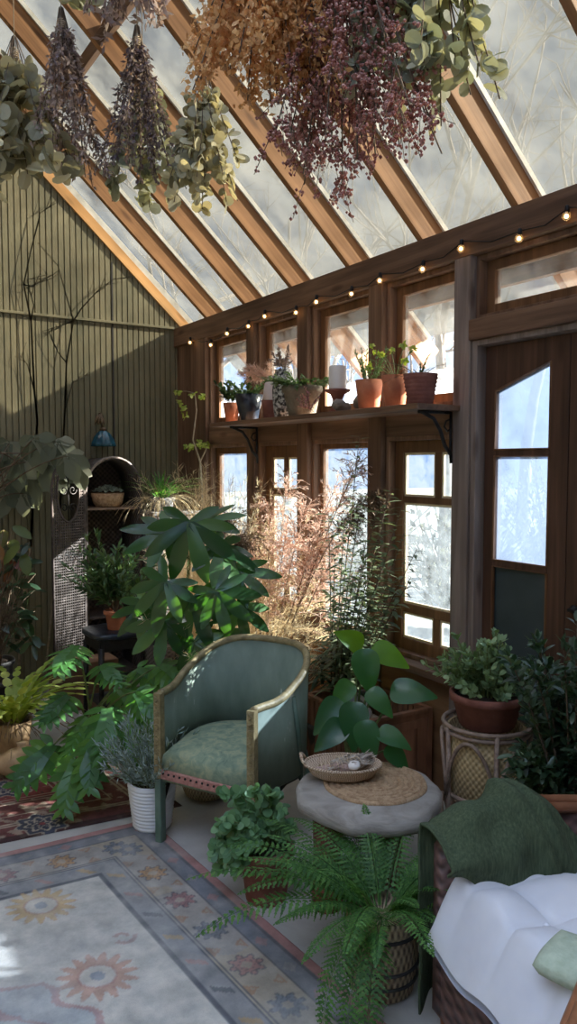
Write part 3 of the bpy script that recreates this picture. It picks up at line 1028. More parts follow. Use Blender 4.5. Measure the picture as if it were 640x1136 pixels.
t = thing('potted_spider_plant', 'dark strappy plant in the ribbed old pot at the shelf end by the door', 'potted plant', (2.36, 2.615, SZ), group='terracotta pots on the shelf')
flower_pot(t, .056, .076, .138, M['terra_old'], None, ribs=7)
m = MB()
for i in range(22):
    a = U(0, 6.28)
    pts = bend((math.cos(a) * .012, math.sin(a) * .012, .12), (math.cos(a), math.sin(a), U(.5, 1.5)), U(.14, .24), 6, (0, 0, -1.1), .03)
    for j in range(6):
        d = pts[j + 1] - pts[j]; leaf(m, pts[j], d, UP, d.length * 1.05, .012 * (1 - j / 8), 'strap', .3, 0)
m.build('foliage', M['l_dark'], t, local=True)

# --- string lights along the beam
BULBS = [(5.271, 2.498), (4.931, 2.436), (4.683, 2.481), (4.387, 2.486), (4.18, 2.516), (3.82, 2.481), (3.61, 2.505), (3.283, 2.49), (3.049, 2.512), (2.735, 2.503), (2.489, 2.539), (2.165, 2.504), (1.939, 2.532), (1.62, 2.50)]
t = thing('string_lights', 'string of small round warm bulbs along the dark beam', 'string lights', (2.48, 3.5, 2.54))
w = MB(); path = []
for i, (y, z) in enumerate(BULBS):
    path.append(V((2.487, y, z + .035)))
    if i + 1 < len(BULBS):
        y2, z2 = BULBS[i + 1]
        path.append(V((2.489, (y + y2) / 2, (z + z2) / 2 + .012)))
w.tube(path, .0028, 5); w.build('wire', M['iron'], t)
for y, z in BULBS:
    g = MB(); g.ball((2.473, y, z), .017, 1); bo = g.build('bulb', M['bulbglass'], t)
    f = MB(); f.ball((2.473, y, z), .0085, 1); f.build('filament', M['bulb'], bo)
    c = MB(); c.lathe((2.476, y, z + .012), [(.009, 0), (.010, .012), (.009, .026), (.004, .03)], 12); c.build('socket', M['iron'], bo)

# ------------------------------------------------------------------ green tub armchair
M['loom'] = surf('worn_sage_green_loom', [(.3, (.145, .20, .165)), (.60, (.205, .27, .222)), (.645, (.215, .28, .23)), (.68, (.46, .51, .46))], (5, 5, 1.9), 2.4, 5, .6, .25, 150)
M['loom_seat'] = surf('worn_green_brocade', [(.3, (.13, .19, .14)), (.5, (.23, .29, .20)), (.62, (.33, .35, .22)), (.75, (.20, .26, .19))], (1, 1, 1), 24, 5, .85, .2, dist=.8)
M['gold'] = surf('tarnished_gold_trim', [(.3, (.16, .125, .06)), (.7, (.36, .29, .15))], (30, 30, 30), 1, 4, .5, .2)
M['green_paint'] = surf('green_paint', [(.3, (.07, .12, .095)), (.7, (.13, .2, .16))], (14, 14, 14), 1, 4, .5)
M['braid'] = surf('rose_braid', [(.3, (.32, .13, .11)), (.7, (.52, .28, .24))], (50, 50, 50), 1, 3, .85, .4)
ARM_RZ = math.atan2(-.883, .47)
ac = thing('armchair', 'green woven tub armchair with gold trim and brocade seat', 'armchair', (1.34, 2.742, 0), ARM_RZ)
def uplan(s):
    """s 0..1 round the tub, chair frame: x across the front, y backwards"""
    a = -PI / 2 - .0 + PI * 0
    if s < .2:
        f = s / .2; return V((-.23 - .055 * f * f * (3 - 2 * f) * .8, .24 * f, 0))
    if s > .8:
        f = (1 - s) / .2; return V((.23 + .055 * f * f * (3 - 2 * f) * .8, .24 * f, 0))
    th = PI * (s - .2) / .6
    return V((-.274 * math.cos(th) * (1 + .08 * math.sin(th)), .24 + .27 * math.sin(th) ** .9, 0))
def sstep(a, b, x):
    f = min(1, max(0, (x - a) / (b - a))); return f * f * (3 - 2 * f)
def uh(s):
    return .637 + .145 * sstep(.08, .42, min(s, 1 - s))
NS = 64
q = MB(); vs = []; fs = []
for i in range(NS + 1):
    s = i / NS; p = uplan(s)
    nn = (uplan(min(1, s + .01)) - uplan(max(0, s - .01))); nn = V((-nn.y, nn.x, 0)).normalized()
    lean = .03 * sstep(.2, .45, min(s, 1 - s))
    for z, off in ((.295, -.009), (.295, .009), (uh(s), .009), (uh(s), -.009)):
        l = lean * (z - .295) / .5
        vs.append(p + nn * (off + l) * 1 + V((0, 0, z)))
for i in range(NS):
    for k in range(4):
        a, b = i * 4 + k, i * 4 + (k + 1) % 4
        fs.append((a, b, b + 4, a + 4))
fs += [(3, 2, 1, 0), (NS * 4, NS * 4 + 1, NS * 4 + 2, NS * 4 + 3)]
q.add(vs, fs); tub = q.build('tub_back', M['loom'], ac, local=True)
q = MB(); pts = []
for i in range(NS + 1):
    s = i / NS; p = uplan(s); nn = (uplan(min(1, s + .01)) - uplan(max(0, s - .01))); nn = V((-nn.y, nn.x, 0)).normalized()
    pts.append(p + nn * .03 * sstep(.2, .45, min(s, 1 - s)) + V((0, 0, uh(s) + .004)))
q.tube(pts, .0165, 8); q.build('top_rail', M['gold'], ac, local=True)
for sx in (-1, 1):
    q = MB(); q.beam((sx * .23, -.006, .0), (sx * .23, -.006, .285), .032, .036, (0, 1, 0)); q.build('leg', M['green_paint'], ac, False, .004, local=True)
    q = MB(); q.beam((sx * .23, -.008, .285), (sx * .23, -.008, .645), .034, .03, (0, 1, 0))
    q.tube([(sx * .23 + .012 * math.sin(k * 2.2), -.024, .30 + k * .0085) for k in range(40)], .0045, 5)
    q.build('arm_post', M['gold'], ac, False, local=True)
    q = MB(); q.tube([(sx * .20, .46, .32), (sx * .215, .49, .18), (sx * .235, .52, 0)], [.02, .018, .015], 8); q.build('leg', M['green_paint'], ac, local=True)
    q = MB(); q.tube([(sx * .235, .02, .17), (sx * .25, .09, .25), (sx * .26, .2, .285), (sx * .25, .33, .265), (sx * .225, .45, .16)], .008, 6); q.build('stretcher', M['iron'], ac, local=True)
    q = MB(); q.tube([(sx * .285, .22, .645), (sx * .292, .25, .5), (sx * .275, .30, .28)], [.010, .012, .012], 8); q.build('back_post', M['green_paint'], ac, local=True)
q = MB(); vs = []; fs = []; n = 40
layers = [(.285, 1.0), (.37, 1.0), (.398, .985), (.412, .93), (.420, .8), (.428, .55), (.432, .25)]
for z, k in layers:
    for i in range(n):
        s = i / (n - 1)
        p = uplan(s) * .93 + V((0, .02, 0))
        if i in (0, n - 1): p.y = -.012
        c = V((0, .24, 0)); vs.append(c + (p - c) * k + V((0, 0, z - (.012 if k > .9 and i in (0, n - 1) else 0))))
for j in range(len(layers) - 1):
    for i in range(n):
        a = j * n + i; b = j * n + (i + 1) % n
        fs.append((a, b, b + n, a + n))
fs.append(tuple((len(layers) - 1) * n + i for i in range(n))); fs.append(tuple(range(n - 1, -1, -1)))
q.add(vs, fs); q.build('seat', M['loom_seat'], ac, local=True)
q = MB(); q.beam((-.215, -.012, .305), (.215, -.012, .305), .02, .04); fr = q.build('seat_rail', M['braid'], ac, False, .004, local=True)
q = MB()
for i in range(15): q.ball((-.2 + .4 * i / 14, -.024, .312), .005, 1)
q.build('nail_heads', M['iron'], fr, local=True)

t = thing('seagrass_pouf', 'small round woven pouf on the floor beneath the armchair', 'pouf', (1.60, 3.26, 0))
M['seagrass'] = weave('seagrass_weave', (.14, .10, .06), (.40, .31, .2), 44, 190, .85, .8)
b = MB(); b.lathe((0, 0, 0), [(.075, 0), (.105, .02), (.118, .05), (.108, .085), (.07, .10), (0, .104)], 32); b.build('weave', M['seagrass'], t, local=True)

# ------------------------------------------------------------------ stump table and what lies on it
M['slab'] = surf('weathered_grey_slab', [(.25, (.16, .14, .125)), (.55, (.31, .285, .26)), (.8, (.42, .39, .36))], (2, 2, 9), 3.5, 7, .7, .25, dist=1.2)
M['red_wood'] = wood('reddish_log', (.13, .045, .03), (.30, .12, .08), 'Z', fine=14)
t = thing('stump_table', 'low grey round slab table with stubby reddish legs', 'table', (1.69, 2.12, 0))
b = MB(); wb_ = lambda th, z: 1 + .03 * math.sin(3 * th + 1) + .018 * math.sin(7 * th) + .01 * math.sin(13 * th + 2)
b.lathe((0, 0, 0), [(.20, .362), (.245, .368), (.262, .382), (.265, .405), (.255, .424), (.24, .43), (0, .43)], 56, wob=wb_); b.build('tabletop', M['slab'], t, local=True)
for a in (.5, 2.6, 4.45):
    b = MB(); x, y = .15 * math.cos(a), .15 * math.sin(a)
    b.lathe((x, y, 0), [(.062, 0), (.058, .08), (.05, .2), (.055, .367)], 14, wob=lambda th, z: 1 + .06 * math.sin(2 * th + z * 9)); b.build('leg', M['red_wood'], t, local=True)
M['jute'] = surf('jute_rope', [(.3, (.26, .16, .09)), (.7, (.52, .36, .22))], (60, 60, 60), 1, 3, .9, .5)
t = thing('jute_placemat', 'round coiled jute mat on the grey slab table', 'placemat', (1.735, 2.145, .4305))
b = MB(); pr = [(.19, 0)]
for i in range(9):
    r = .19 - i * .0205
    pr += [(r, .001), (r - .003, .008), (r - .010, .011), (r - .017, .008), (r - .0198, .001)]
pr.append((0, .005)); b.lathe((0, 0, 0), pr, 48, wob=lambda th, z: 1 + .006 * math.sin(40 * th)); b.build('coil', M['jute'], t, local=True)

TR = .55
t = thing('basket_tray', 'shallow oval woven tray with a loop handle on the jute mat', 'tray', (1.655, 2.235, .4405), -.62)
M['traym'] = weave('tray_weave', (.30, .2, .13), (.62, .48, .36), 70, 260, .85, .6)
b = MB(); b.lathe((0, 0, 0), [(.085, 0), (.11, .012), (.128, .038), (.134, .05), (.127, .05), (.105, .02), (.08, .008), (0, .006)], 40, sx=1.05, sy=.68); b.build('bowl', M['traym'], t, local=True)
b = MB(); b.tube([(-.132, -.035, .045), (-.150, -.03, .07), (-.156, 0, .085), (-.150, .03, .07), (-.132, .035, .045)], .006, 6)
b.tube([(.134 * 1.05 * math.cos(a), .134 * .68 * math.sin(a), .051) for a in [2 * PI * i / 40 for i in range(40)]], .006, 6, closed=True)
b.build('rim', M['traym'], t, local=True)
M['sage'] = surf('dried_sage', [(.3, (.28, .24, .2)), (.55, (.46, .40, .34)), (.75, (.58, .50, .44))], (40, 40, 40), 1, 5, .95, .8)
M['sage_r'] = surf('dried_rosy_sage', [(.3, (.32, .2, .18)), (.55, (.5, .35, .31)), (.75, (.6, .46, .42))], (40, 40, 40), 1, 5, .95, .8)
ca, sa = math.cos(-.62), math.sin(-.62)
for k, (x, y, a, mt, lb) in enumerate([(-.035, -.035, .15, 'sage_r', 'rosy dried herb bundle on the near side of the tray'),
                                       (.03, .0, .5, 'sage', 'grey string-bound herb bundle in the middle of the tray'),
                                       (.03, .045, .15, 'sage', 'grey loose herb bundle on the far side of the tray')]):
    t = thing('herb_bundle', lb, 'herb bundle', (1.655 + x * ca - y * sa, 2.235 + x * sa + y * ca, .460), -.62 + a, group='dried herb bundles in the tray')
    b = MB(); b.tube([(-.075 + .15 * f, .004 * math.sin(5 * f), .018 + .012 * f) for f in [i / 10 for i in range(11)]], [.008, .012, .014, .016, .018, .019, .020, .019, .017, .013, .006], 9); b.build('stems', M[mt], t, local=True)
    m = MB()
    for i in range(150):
        f = U(.3, 1.0); a2 = U(0, 6.28); rr = .016
        leaf(m, V((-.075 + .15 * f, rr * math.cos(a2), .02 + .012 * f + max(-.006, rr * math.sin(a2)))), V((1, U(-.6, .6), U(-.1, .6))), rv(), U(.02, .035), .007, 'mini', 0, .1)
    m.build('leaves', leafmat('sage_leaf_%d' % k, G((.30, .25, .22), (.46, .40, .36), (.58, .52, .46)), .2, (1.2, 1.1, 1.0), .9), t, local=True)
    b = MB(); b.tube([(-.05 + .09 * f, .0195 * math.cos(f * 38), .0245 + .008 * f + .0195 * math.sin(f * 38)) for f in [i / 60 for i in range(61)]], .0016, 4); b.build('twine', M['string'], t, local=True)
t = thing('snail_shell', 'small pale round shell among the herb bundles', 'shell', (1.672, 2.185, .492))
b = MB(); b.tube([(.016 * (1 - f) * math.cos(f * 14), .016 * (1 - f) * math.sin(f * 14), .012 * f) for f in [i / 50 for i in range(51)]], [.004 + .012 * (1 - i / 50) for i in range(51)], 10); b.build('shell', M['wax'], t, local=True)

# ------------------------------------------------------------------ crate by the wall
M['crate_w'] = wood('red_crate_wood', (.13, .055, .03), (.32, .15, .085), 'Z', fine=14)
t = thing('wooden_crate', 'open wooden crate with slatted sides by the window wall', 'crate', (2.29, 2.90, 0), -.02)
b = MB(); b.box(-.19, -.24, .02, .19, .24, .035); b.build('base', M['crate_w'], t, False, local=True)
for sx in (-1, 1):
    b = MB()
    for i in range(13):
        y = -.232 + .464 * i / 12; b.box(sx * .185 - .006, y - .015, .03, sx * .185 + .006, y + .015, .43)
    b.build('slat_side', M['crate_w'], t, False, .002, local=True)
    b = MB(); b.box(-.18, sx * .235 - .008, .03, .18, sx * .235 + .008, .43)
    b.box(-.15, sx * .247 - .004, .08, .15, sx * .247 + .004, .12); b.box(-.15, sx * .247 - .004, .36, .15, sx * .247 + .004, .40)
    b.box(-.15, sx * .247 - .004, .12, -.11, sx * .247 + .004, .36); b.box(.11, sx * .247 - .004, .12, .15, sx * .247 + .004, .36)
    b.build('panel_side', M['crate_w'], t, False, .002, local=True)
b = MB()
for sx in (-1, 1):
    b.box(-.20, sx * .24 - .014, .43, .20, sx * .24 + .014, .448); b.box(sx * .187 - .014, -.226, .43, sx * .187 + .014, .226, .448)
    for sy in (-1, 1): b.box(sx * .187 - .013, sy * .24 - .013, 0, sx * .187 + .013, sy * .24 + .013, .43)
b.build('frame', M['crate_w'], t, False, .003, local=True)
M['linen'] = surf('striped_linen', [(.40, (.40, .38, .37)), (.5, (.62, .58, .55)), (.6, (.72, .68, .65))], (40, 4, 4), 1, 3, .9, .2)
for k, (x, y, z, lb) in enumerate([(2.20, 2.98, .355, 'rolled pale striped cloth at the near left of the crate'), (2.31, 3.02, .355, 'rolled pale striped cloth toward the window in the crate'), (2.255, 2.985, .435, 'rolled pale striped cloth lying on top in the crate')]):
    t = thing('rolled_cloth', lb, 'cloth', (x, y, z), group='rolled cloths in the crate')
    b = MB(); b.tube([(0, -.09, 0), (0, -.085, 0), (0, .085, 0), (0, .09, 0)], [.03, .044, .044, .03], 14); b.build('roll', M['linen'], t, local=True)
t = thing('folded_cloths', 'stack of folded cloth filling the crate', 'cloth', (2.29, 2.89, .036), -.06)
b = MB()
for i in range(5): b.box(-.165, -.215, .002 + i * .055, .165, .215, .053 + i * .055)
b.build('folds', M['linen'], t, False, .02, local=True)

# ------------------------------------------------------------------ wicker plant stand
M['cane'] = surf('grey_brown_cane', [(.3, (.15, .10, .075)), (.7, (.34, .25, .2))], (30, 30, 30), 1, 4, .6, .2)
M['straw'] = weave('yellow_straw_weave', (.26, .18, .08), (.56, .42, .23), 40, 220, .85, .7)
t = thing('wicker_plant_stand', 'round cane plant stand with bentwood arches and straw basket', 'plant stand', (2.21, 2.05, 0))
for z, r in ((.60, .165), (.575, .160), (.33, .150)):
    b = MB(); b.tube([(r * math.cos(a), r * math.sin(a), z) for a in [2 * PI * i / 36 for i in range(36)]], .009, 7, closed=True); b.build('ring', M['cane'], t, local=True)
for k in range(5):
    a0 = 2 * PI * k / 5 + .35
    b = MB(); b.tube([(.165 * math.cos(a0), .165 * math.sin(a0), .60), (.16 * math.cos(a0), .16 * math.sin(a0), .3), (.175 * math.cos(a0), .175 * math.sin(a0), 0)], .0095, 7); b.build('leg', M['cane'], t, local=True)
    b = MB()
    b.tube([(.170 * math.cos(a0 + 1.257 * f), .170 * math.sin(a0 + 1.257 * f), .33 + .23 * math.sin(PI * f) ** .6) for f in [i / 16 for i in range(17)]], .008, 6)
    b.tube([(.170 * math.cos(a0 + 1.257 * f), .170 * math.sin(a0 + 1.257 * f), .05 + .24 * math.sin(PI * f) ** .6) for f in [i / 16 for i in range(17)]], .008, 6)
    b.build('arch', M['cane'], t, local=True)
b = MB(); b.lathe((0, 0, 0), [(.12, .31), (.142, .325), (.147, .45), (.15, .585), (.14, .585), (.136, .34), (0, .33)], 32); b.build('basket', M['straw'], t, local=True)

# ------------------------------------------------------------------ wicker chair at the lower right
M['wicker'] = weave('dark_plum_wicker', (.035, .018, .018), (.17, .095, .085), 60, 150, .5, 1.0, axes='flat')
M['rattan'] = wood('polished_rattan', (.20, .075, .035), (.42, .19, .10), 'X', rough=.35, fine=12)
M['cushion'] = surf('white_cotton', [(.3, (.58, .585, .64)), (.7, (.70, .70, .74))], (5, 5, 5), 1, 3, .95, .1)
M['mint'] = surf('pale_green_linen', [(.3, (.36, .42, .31)), (.7, (.48, .54, .41))], (40, 40, 40), 1, 3, .95, .2)
M['throw'] = surf('olive_green_gauze', [(.3, (.035, .055, .028)), (.55, (.065, .09, .048)), (.75, (.09, .12, .065))], (160, 160, 20), 1, 3, .95, .35)
WRZ = math.atan2(-.974, -.228)
wc = thing('wicker_chair', 'dark plum wicker tub chair with rattan top rail at the lower right', 'chair', (1.3825, 1.2236, 0), WRZ)
def wplan(s, e=0.0):
    """chair frame: x from the far arm (-) to the near arm (+), y backwards"""
    A, B, S = .30 + e, .36 + e, .36
    if s < .25: return V((-A, S * s / .25 - (e if s == 0 else 0) * 0, 0))
    if s > .75: return V((A, S * (1 - s) / .25, 0))
    th = PI * (s - .25) / .5
    return V((-A * math.cos(th), S + B * math.sin(th), 0))
def wh(s):
    s = min(s, 1 - s); return .54 + .07 * min(1, s / .14) ** .55 - .03 * sstep(.16, .34, s)
q = MB(); vs = []; fs = []
for i in range(NS + 1):
    s = i / NS
    for e, z in ((.022, .06), (.022, .3), (.022, wh(s)), (-.022, wh(s)), (-.022, .3), (-.022, .06)):
        vs.append(wplan(s, e) + V((0, 0, z)))
for i in range(NS):
    for k in range(6):
        a, b = i * 6 + k, i * 6 + (k + 1) % 6
        fs.append((a, b, b + 6, a + 6))
fs += [(5, 4, 3, 2, 1, 0), tuple(NS * 6 + k for k in range(6))]
q.add(vs, fs); q.build('wicker_shell', M['wicker'], wc, local=True)
q = MB(); q.box(-.279, .0, .06, .279, .03, .31); q.box(-.279, .03, .27, .279, .56, .31); q.build('seat_base', M['wicker'], wc, False, .004, local=True)
q = MB()
for off, dz in ((-.02, 0), (0, .014), (.02, 0)):
    pts = []
    pts += [wplan(i / 48, off) + V((0, 0, wh(i / 48) + .012 + dz)) for i in range(3, 48)]
    pts += [wplan(1, off) + V((0, -.035, .45 + dz)), wplan(1, off) + V((0, -.045, .30)), wplan(1, off) + V((0, -.03, .12))]
    q.tube(pts, .016, 8)
q.build('top_rail', M['rattan'], wc, local=True)
for x, y in ((-.285, .03), (.285, .03), (-.2, .60), (.2, .60)):
    q = MB(); q.tube([(x, y, .08), (x, y, 0)], [.025, .02], 10); q.build('leg', M['rattan'], wc, local=True)

t = thing('seat_cushion', 'thick white tufted cushion spilling over the wicker chair front', 'cushion', (1.3825, 1.2236, .335), WRZ)
q = MB(); vs = []; fs = []; n, mm = 44, 48
def cush(i, j, side):
    u, v = -1 + 2 * i / n, j / mm
    x = u * .268; y = -.05 + .64 * v
    if v > .6: x *= math.sqrt(max(.12, 1 - ((v - .6) / .4) ** 2 * .72))
    ed = min(1, (1 - abs(u)) * 5.5); ev = min(1, v * 6, (1 - v) * 6)
    e = math.sqrt(max(0, 1 - (1 - ed) ** 2)) * math.sqrt(max(0, 1 - (1 - ev) ** 2))
    g = abs(math.sin(u * 1.5 * PI)) ** .55 * abs(math.sin((v + .02) * 3 * PI)) ** .55
    if side:
        z = .075 + e * (.052 + .042 * g)
    else:
        z = .075 - e * .068
    sag = .11 * max(0, .12 - v) / .12
    return (x, y, z - sag * (1 if side else 1.2) + .012 * math.sin(u * 6 + 1) * (1 - min(1, v * 5)))
for side in (1, 0):
    b0 = len(vs)
    for i in range(n + 1):
        for j in range(mm + 1): vs.append(cush(i, j, side))
    for i in range(n):
        for j in range(mm):
            a = b0 + i * (mm + 1) + j
            f = (a, a + mm + 1, a + mm + 2, a + 1)
            fs.append(f if side else f[::-1])
q.add(vs, fs); q.build('pad', M['cushion'], t, local=True)
q = MB()
for i in (-1, 0, 1):
    for j in range(2):
        u = i * .667 * .5; q.ball((u * .536 * .75, -.075 + .66 * (.31 + .33 * j), .128), .009, 1)
q.build('tuft_buttons', M['cushion'], t, local=True)

t = thing('small_pillow', 'flat pale green pillow lying on the white cushion', 'pillow', (1.40, 1.02, .465), .3)
q = MB(); q.lathe((0, 0, .045), [(0, -.03), (.045, -.03), (.07, -.022), (.082, 0), (.07, .018), (.045, .026), (0, .03)], 40, wob=lambda th, z: 1 / max(abs(math.cos(th)), abs(math.sin(th))) ** .75); q.build('cover', M['mint'], t, local=True)

t = thing('throw_blanket', 'olive green gauze throw draped over the far arm of the wicker chair', 'throw', (1.3825, 1.2236, 0), WRZ)
q = MB(); vs = []; fs = []; na, nb = 70, 44
for i in range(na + 1):
    for j in range(nb + 1):
        f = j / nb; s = -.02 + .205 * i / na + (.16 * i / na * max(0, f - .55) / .45)
        ss = max(0, s); h = wh(ss) + .045
        zlo = .05 + .10 * sstep(.05, .2, s) + .02 * math.sin(s * 60); zin = .42 + .09 * (1 - sstep(0, .09, s))
        if f < .52:
            g = f / .52; z = zlo + (h - zlo) * g; e = .05 + .015 * (1 - g) * (1 + math.sin(s * 50))
        elif f < .64:
            g = (f - .52) / .12; z = h + .014 * math.sin(PI * g); e = .05 - .10 * g
        else:
            g = (f - .64) / .36; z = h + (zin - h) * g; e = -.05 - .035 * math.sin(PI * g) - .05 * g
        wr_ = .004 * math.sin(s * 75 + 6 * f) + .004 * math.sin(s * 43 - 11 * f) + .004 * math.sin(31 * f + s * 20)
        fold = .013 * math.exp(-((s - .14 - .16 * (f - .5)) / .016) ** 2) + .012 * math.exp(-((s - .172 - .17 * (f - .5)) / .011) ** 2)
        p = wplan(ss, e + (wr_ + fold) * (1 if f < .58 else -1)) + V((0, (s - ss) * 1.4, z + (wr_ + fold if .45 < f < .7 else 0)))
        vs.append(p)
for i in range(na):
    for j in range(nb):
        a = i * (nb + 1) + j; fs.append((a, a + nb + 1, a + nb + 2, a + 1))
q.add(vs, fs); q.build('drape', M['throw'], t, local=True, solid=.006)

# ------------------------------------------------------------------ arched wicker cabinet against the back wall
M['wicker_d'] = weave('dark_wicker', (.02, .016, .015), (.10, .08, .075), 170, 170, .6, .8, axes='flat')
M['wicker_l'] = surf('dark_cane', [(.3, (.045, .035, .032)), (.7, (.13, .105, .10))], (30, 30, 30), 1, 3, .55, .2)
t = thing('wicker_cabinet', 'dark arched wicker cabinet with its scrolled door standing open', 'cabinet', (1.855, 5.4, 0))
X0, X1, YA, YC = 1.655, 2.055, 5.24, 5.60
arc = lambda r, n=20: [(1.855 - r * math.cos(PI * i / n), 1.43 + r * 1.05 * math.sin(PI * i / n)) for i in range(n + 1)]
b = MB(); vs = []; fs = []
out = [(X0, .06)] + arc(.2) + [(X1, .06)]; inn = [(X0 + .014, .06)] + arc(.186) + [(X1 - .014, .06)]
n = len(out)
for (x, z), (xi, zi) in zip(out, inn):
    vs += [(x, YA, z), (x, YC, z), (xi, YC, zi), (xi, YA, zi)]
for i in range(n - 1):
    for k in range(4):
        a, c = i * 4 + k, i * 4 + (k + 1) % 4; fs.append((a, c, c + 4, a + 4))
b.add(vs, fs); b.build('shell', M['wicker_d'], t)
b = MB(); b.prism([(x, YC - .012, z) for x, z in out], (0, .012, 0)); b.build('back_panel', M['wicker_d'], t, False)
b = MB(); b.tube([(x, YA, z) for x, z in out], .011, 7); b.build('front_rim', M['wicker_l'], t)
for z in (.09, .50, .90, 1.272):
    b = MB(); b.box(X0 + .012, YA + .012, z, X1 - .012, YC - .012, z + .014); b.build('shelf', M['cane'] if z > 1 else M['wicker_l'], t, False)
for x, y in ((X0 + .02, YA + .02), (X1 - .02, YA + .02), (X0 + .02, YC - .02), (X1 - .02, YC - .02)):
    b = MB(); b.tube([(x, y, .08), (x, y, 0)], .014, 8); b.build('leg', M['wicker_l'], t)
# the door, hinged on the left post and swung out
dA, dB = V((1.635, 5.21, 0)), V((1.385, 5.10, 0))
du = (dB - dA).normalized(); W_ = (dB - dA).length
P2 = lambda u, z: dA + du * u + V((0, 0, z))
cu = W_ / 2
inside = lambda u, z: ((u - cu) / .092) ** 2 + ((z - 1.40) / .19) ** 2 < 1
def edge_top(u):
    k = (u - cu) / cu; return 1.44 + .17 * math.sqrt(max(0, 1 - k * k))
b = MB()
for i in range(15):
    u = .008 + (W_ - .016) * i / 14; z = .12; seg = None
    while z < edge_top(u):
        if inside(u, z):
            if seg is not None: b.beam(P2(u, seg), P2(u, z), .006, .004, du); seg = None
        elif seg is None: seg = z
        z += .02
    if seg is not None: b.beam(P2(u, seg), P2(u, edge_top(u)), .006, .004, du)
z = .12
while z < 1.6:
    u = 0; seg = None
    while u <= W_ + 1e-6:
        ok = not inside(u, z) and z < edge_top(u)
        if ok and seg is None: seg = u
        if (not ok or u + .006 > W_) and seg is not None:
            if u - seg > .008: b.beam(P2(seg, z), P2(u, z), .004, .006)
            seg = None
        u += .006
    z += .0185
dr = b.build('door', M['wicker_l'], t, False)
b = MB(); b.tube([P2(0, .10)] + [P2(W_ * i / 16, edge_top(W_ * i / 16)) for i in range(17)] + [P2(W_, .10)], .009, 6, closed=True)
b.tube([P2(cu + .095 * math.cos(a), 1.40 + .195 * math.sin(a)) for a in [2 * PI * i / 36 for i in range(36)]], .008, 6, closed=True)
b.tube([P2(cu + .052 * math.cos(a), .96 + .085 * math.sin(a)) for a in [2 * PI * i / 28 for i in range(28)]], .006, 5, closed=True)
b.build('door_frame', M['wicker_l'], dr)
b = MB()
def curl(u0, z0, r, turns, sg, n=26):
    b.tube([P2(u0 + sg * r * (1 - f * .8) * math.cos(f * turns), z0 + r * (1 - f * .8) * math.sin(f * turns)) for f in [i / n for i in range(n + 1)]], .0042, 5)
b.tube([P2(cu, 1.21), P2(cu, 1.56)], .0045, 5)
for sg in (-1, 1):
    curl(cu + sg * .035, 1.30, .032, 7.5, sg); curl(cu + sg * .038, 1.42, .034, -7.5, sg); curl(cu + sg * .026, 1.51, .024, 7, sg)
    curl(cu + sg * .022, .96, .028, 8, sg); curl(cu + sg * .02, 1.0, .018, -7, sg); curl(cu + sg * .085, .96, .022, 7, sg)
b.build('scrollwork', M['iron'], dr)

t = thing('succulent_basket', 'straw basket of grey succulents on the cabinet top shelf', 'potted plant', (1.855, 5.36, 1.287))
b = MB(); b.lathe((0, 0, 0), [(.085, 0), (.105, .03), (.118, .10), (.108, .10), (.1, .085), (0, .085)], 28); b.build('basket', M['jute'], t, local=True)
m = MB()
for i in range(46):
    a, r = U(0, 6.28), U(0, .11); c = V((r * math.cos(a), r * math.sin(a), .10 + .04 * (1 - r / .12)))
    for k in range(9): leaf(m, c, V((math.cos(k * .7), math.sin(k * .7), U(.2, .9))), UP, U(.02, .036), .016, 'oval', .3, -.2)
m.build('foliage', M['l_lav'], t, local=True)

# blue glass lamp shade on a bronze hook
t = thing('wall_lamp', 'blue glass bell shade hanging from a bronze wall hook', 'wall lamp', (1.893, 5.545, 1.80))
M['bronze'] = surf('aged_bronze', [(.3, (.09, .06, .04)), (.7, (.28, .2, .13))], (30, 30, 30), 1, 4, .4, .2, metal=.7)
b = MB(); b.lathe((0, 0, 0), [(.092, -.075), (.086, -.05), (.07, -.01), (.045, .025), (.018, .045), (.014, .05), (.01, .045), (.04, .018), (.065, -.015), (.084, -.07)], 40, wob=lambda th, z: 1 + .05 * math.cos(10 * th)); b.build('shade', M['bluegl'], t, local=True)
b = MB(); b.tube([(0, .08, .13), (-.01, .05, .17), (-.02, .0, .165), (-.012, -.01, .12), (0, 0, .05)], .010, 8)
for k in range(4): b.tube([(-.02, .0, .16), (-.055 + .018 * k, -.015, .135 - .008 * k), (-.065 + .022 * k, -.012, .085)], [.009, .008, .005], 6)
b.lathe((0, .075, .13), [(.03, -.03), (.03, .03)], 12, sy=.3); b.lathe((0, 0, .04), [(.022, 0), (.03, .012), (.014, .028)], 14); b.build('hook', M['bronze'], t, local=True)

# ------------------------------------------------------------------ black side table
t = thing('black_side_table', 'black oval-cornered side table standing behind the split-leaf plant', 'table', (1.68, 4.45, 0))
b = MB(); b.lathe((0, 0, 0), [(.27, .565), (.285, .572), (.29, .585), (.285, .598), (.27, .602), (0, .602)], 48, sx=1.0, sy=.62, wob=lambda th, z: 1 / (abs(math.cos(th)) ** 5 + abs(math.sin(th)) ** 5) ** .2 * .98); b.build('tabletop', M['navy'], t, local=True)
b = MB()
for sy in (-1, 1): b.box(-.24, sy * .14 - .01, .50, .24, sy * .14 + .01, .566)
for sx in (-1, 1): b.box(sx * .24 - .01, -.14, .50, sx * .24 + .01, .14, .566)
b.build('apron', M['iron'], t, False, local=True)
for sx in (-1, 1):
    for sy in (-1, 1):
        b = MB(); b.tube([(sx * .24, sy * .14, .52), (sx * .245, sy * .145, .25), (sx * .25, sy * .15, 0)], [.02, .016, .013], 8); b.build('leg', M['iron'], t, local=True)
b = MB(); b.box(-.24, -.14, .16, .24, .14, .175); b.build('lower_shelf', M['iron'], t, False, local=True)

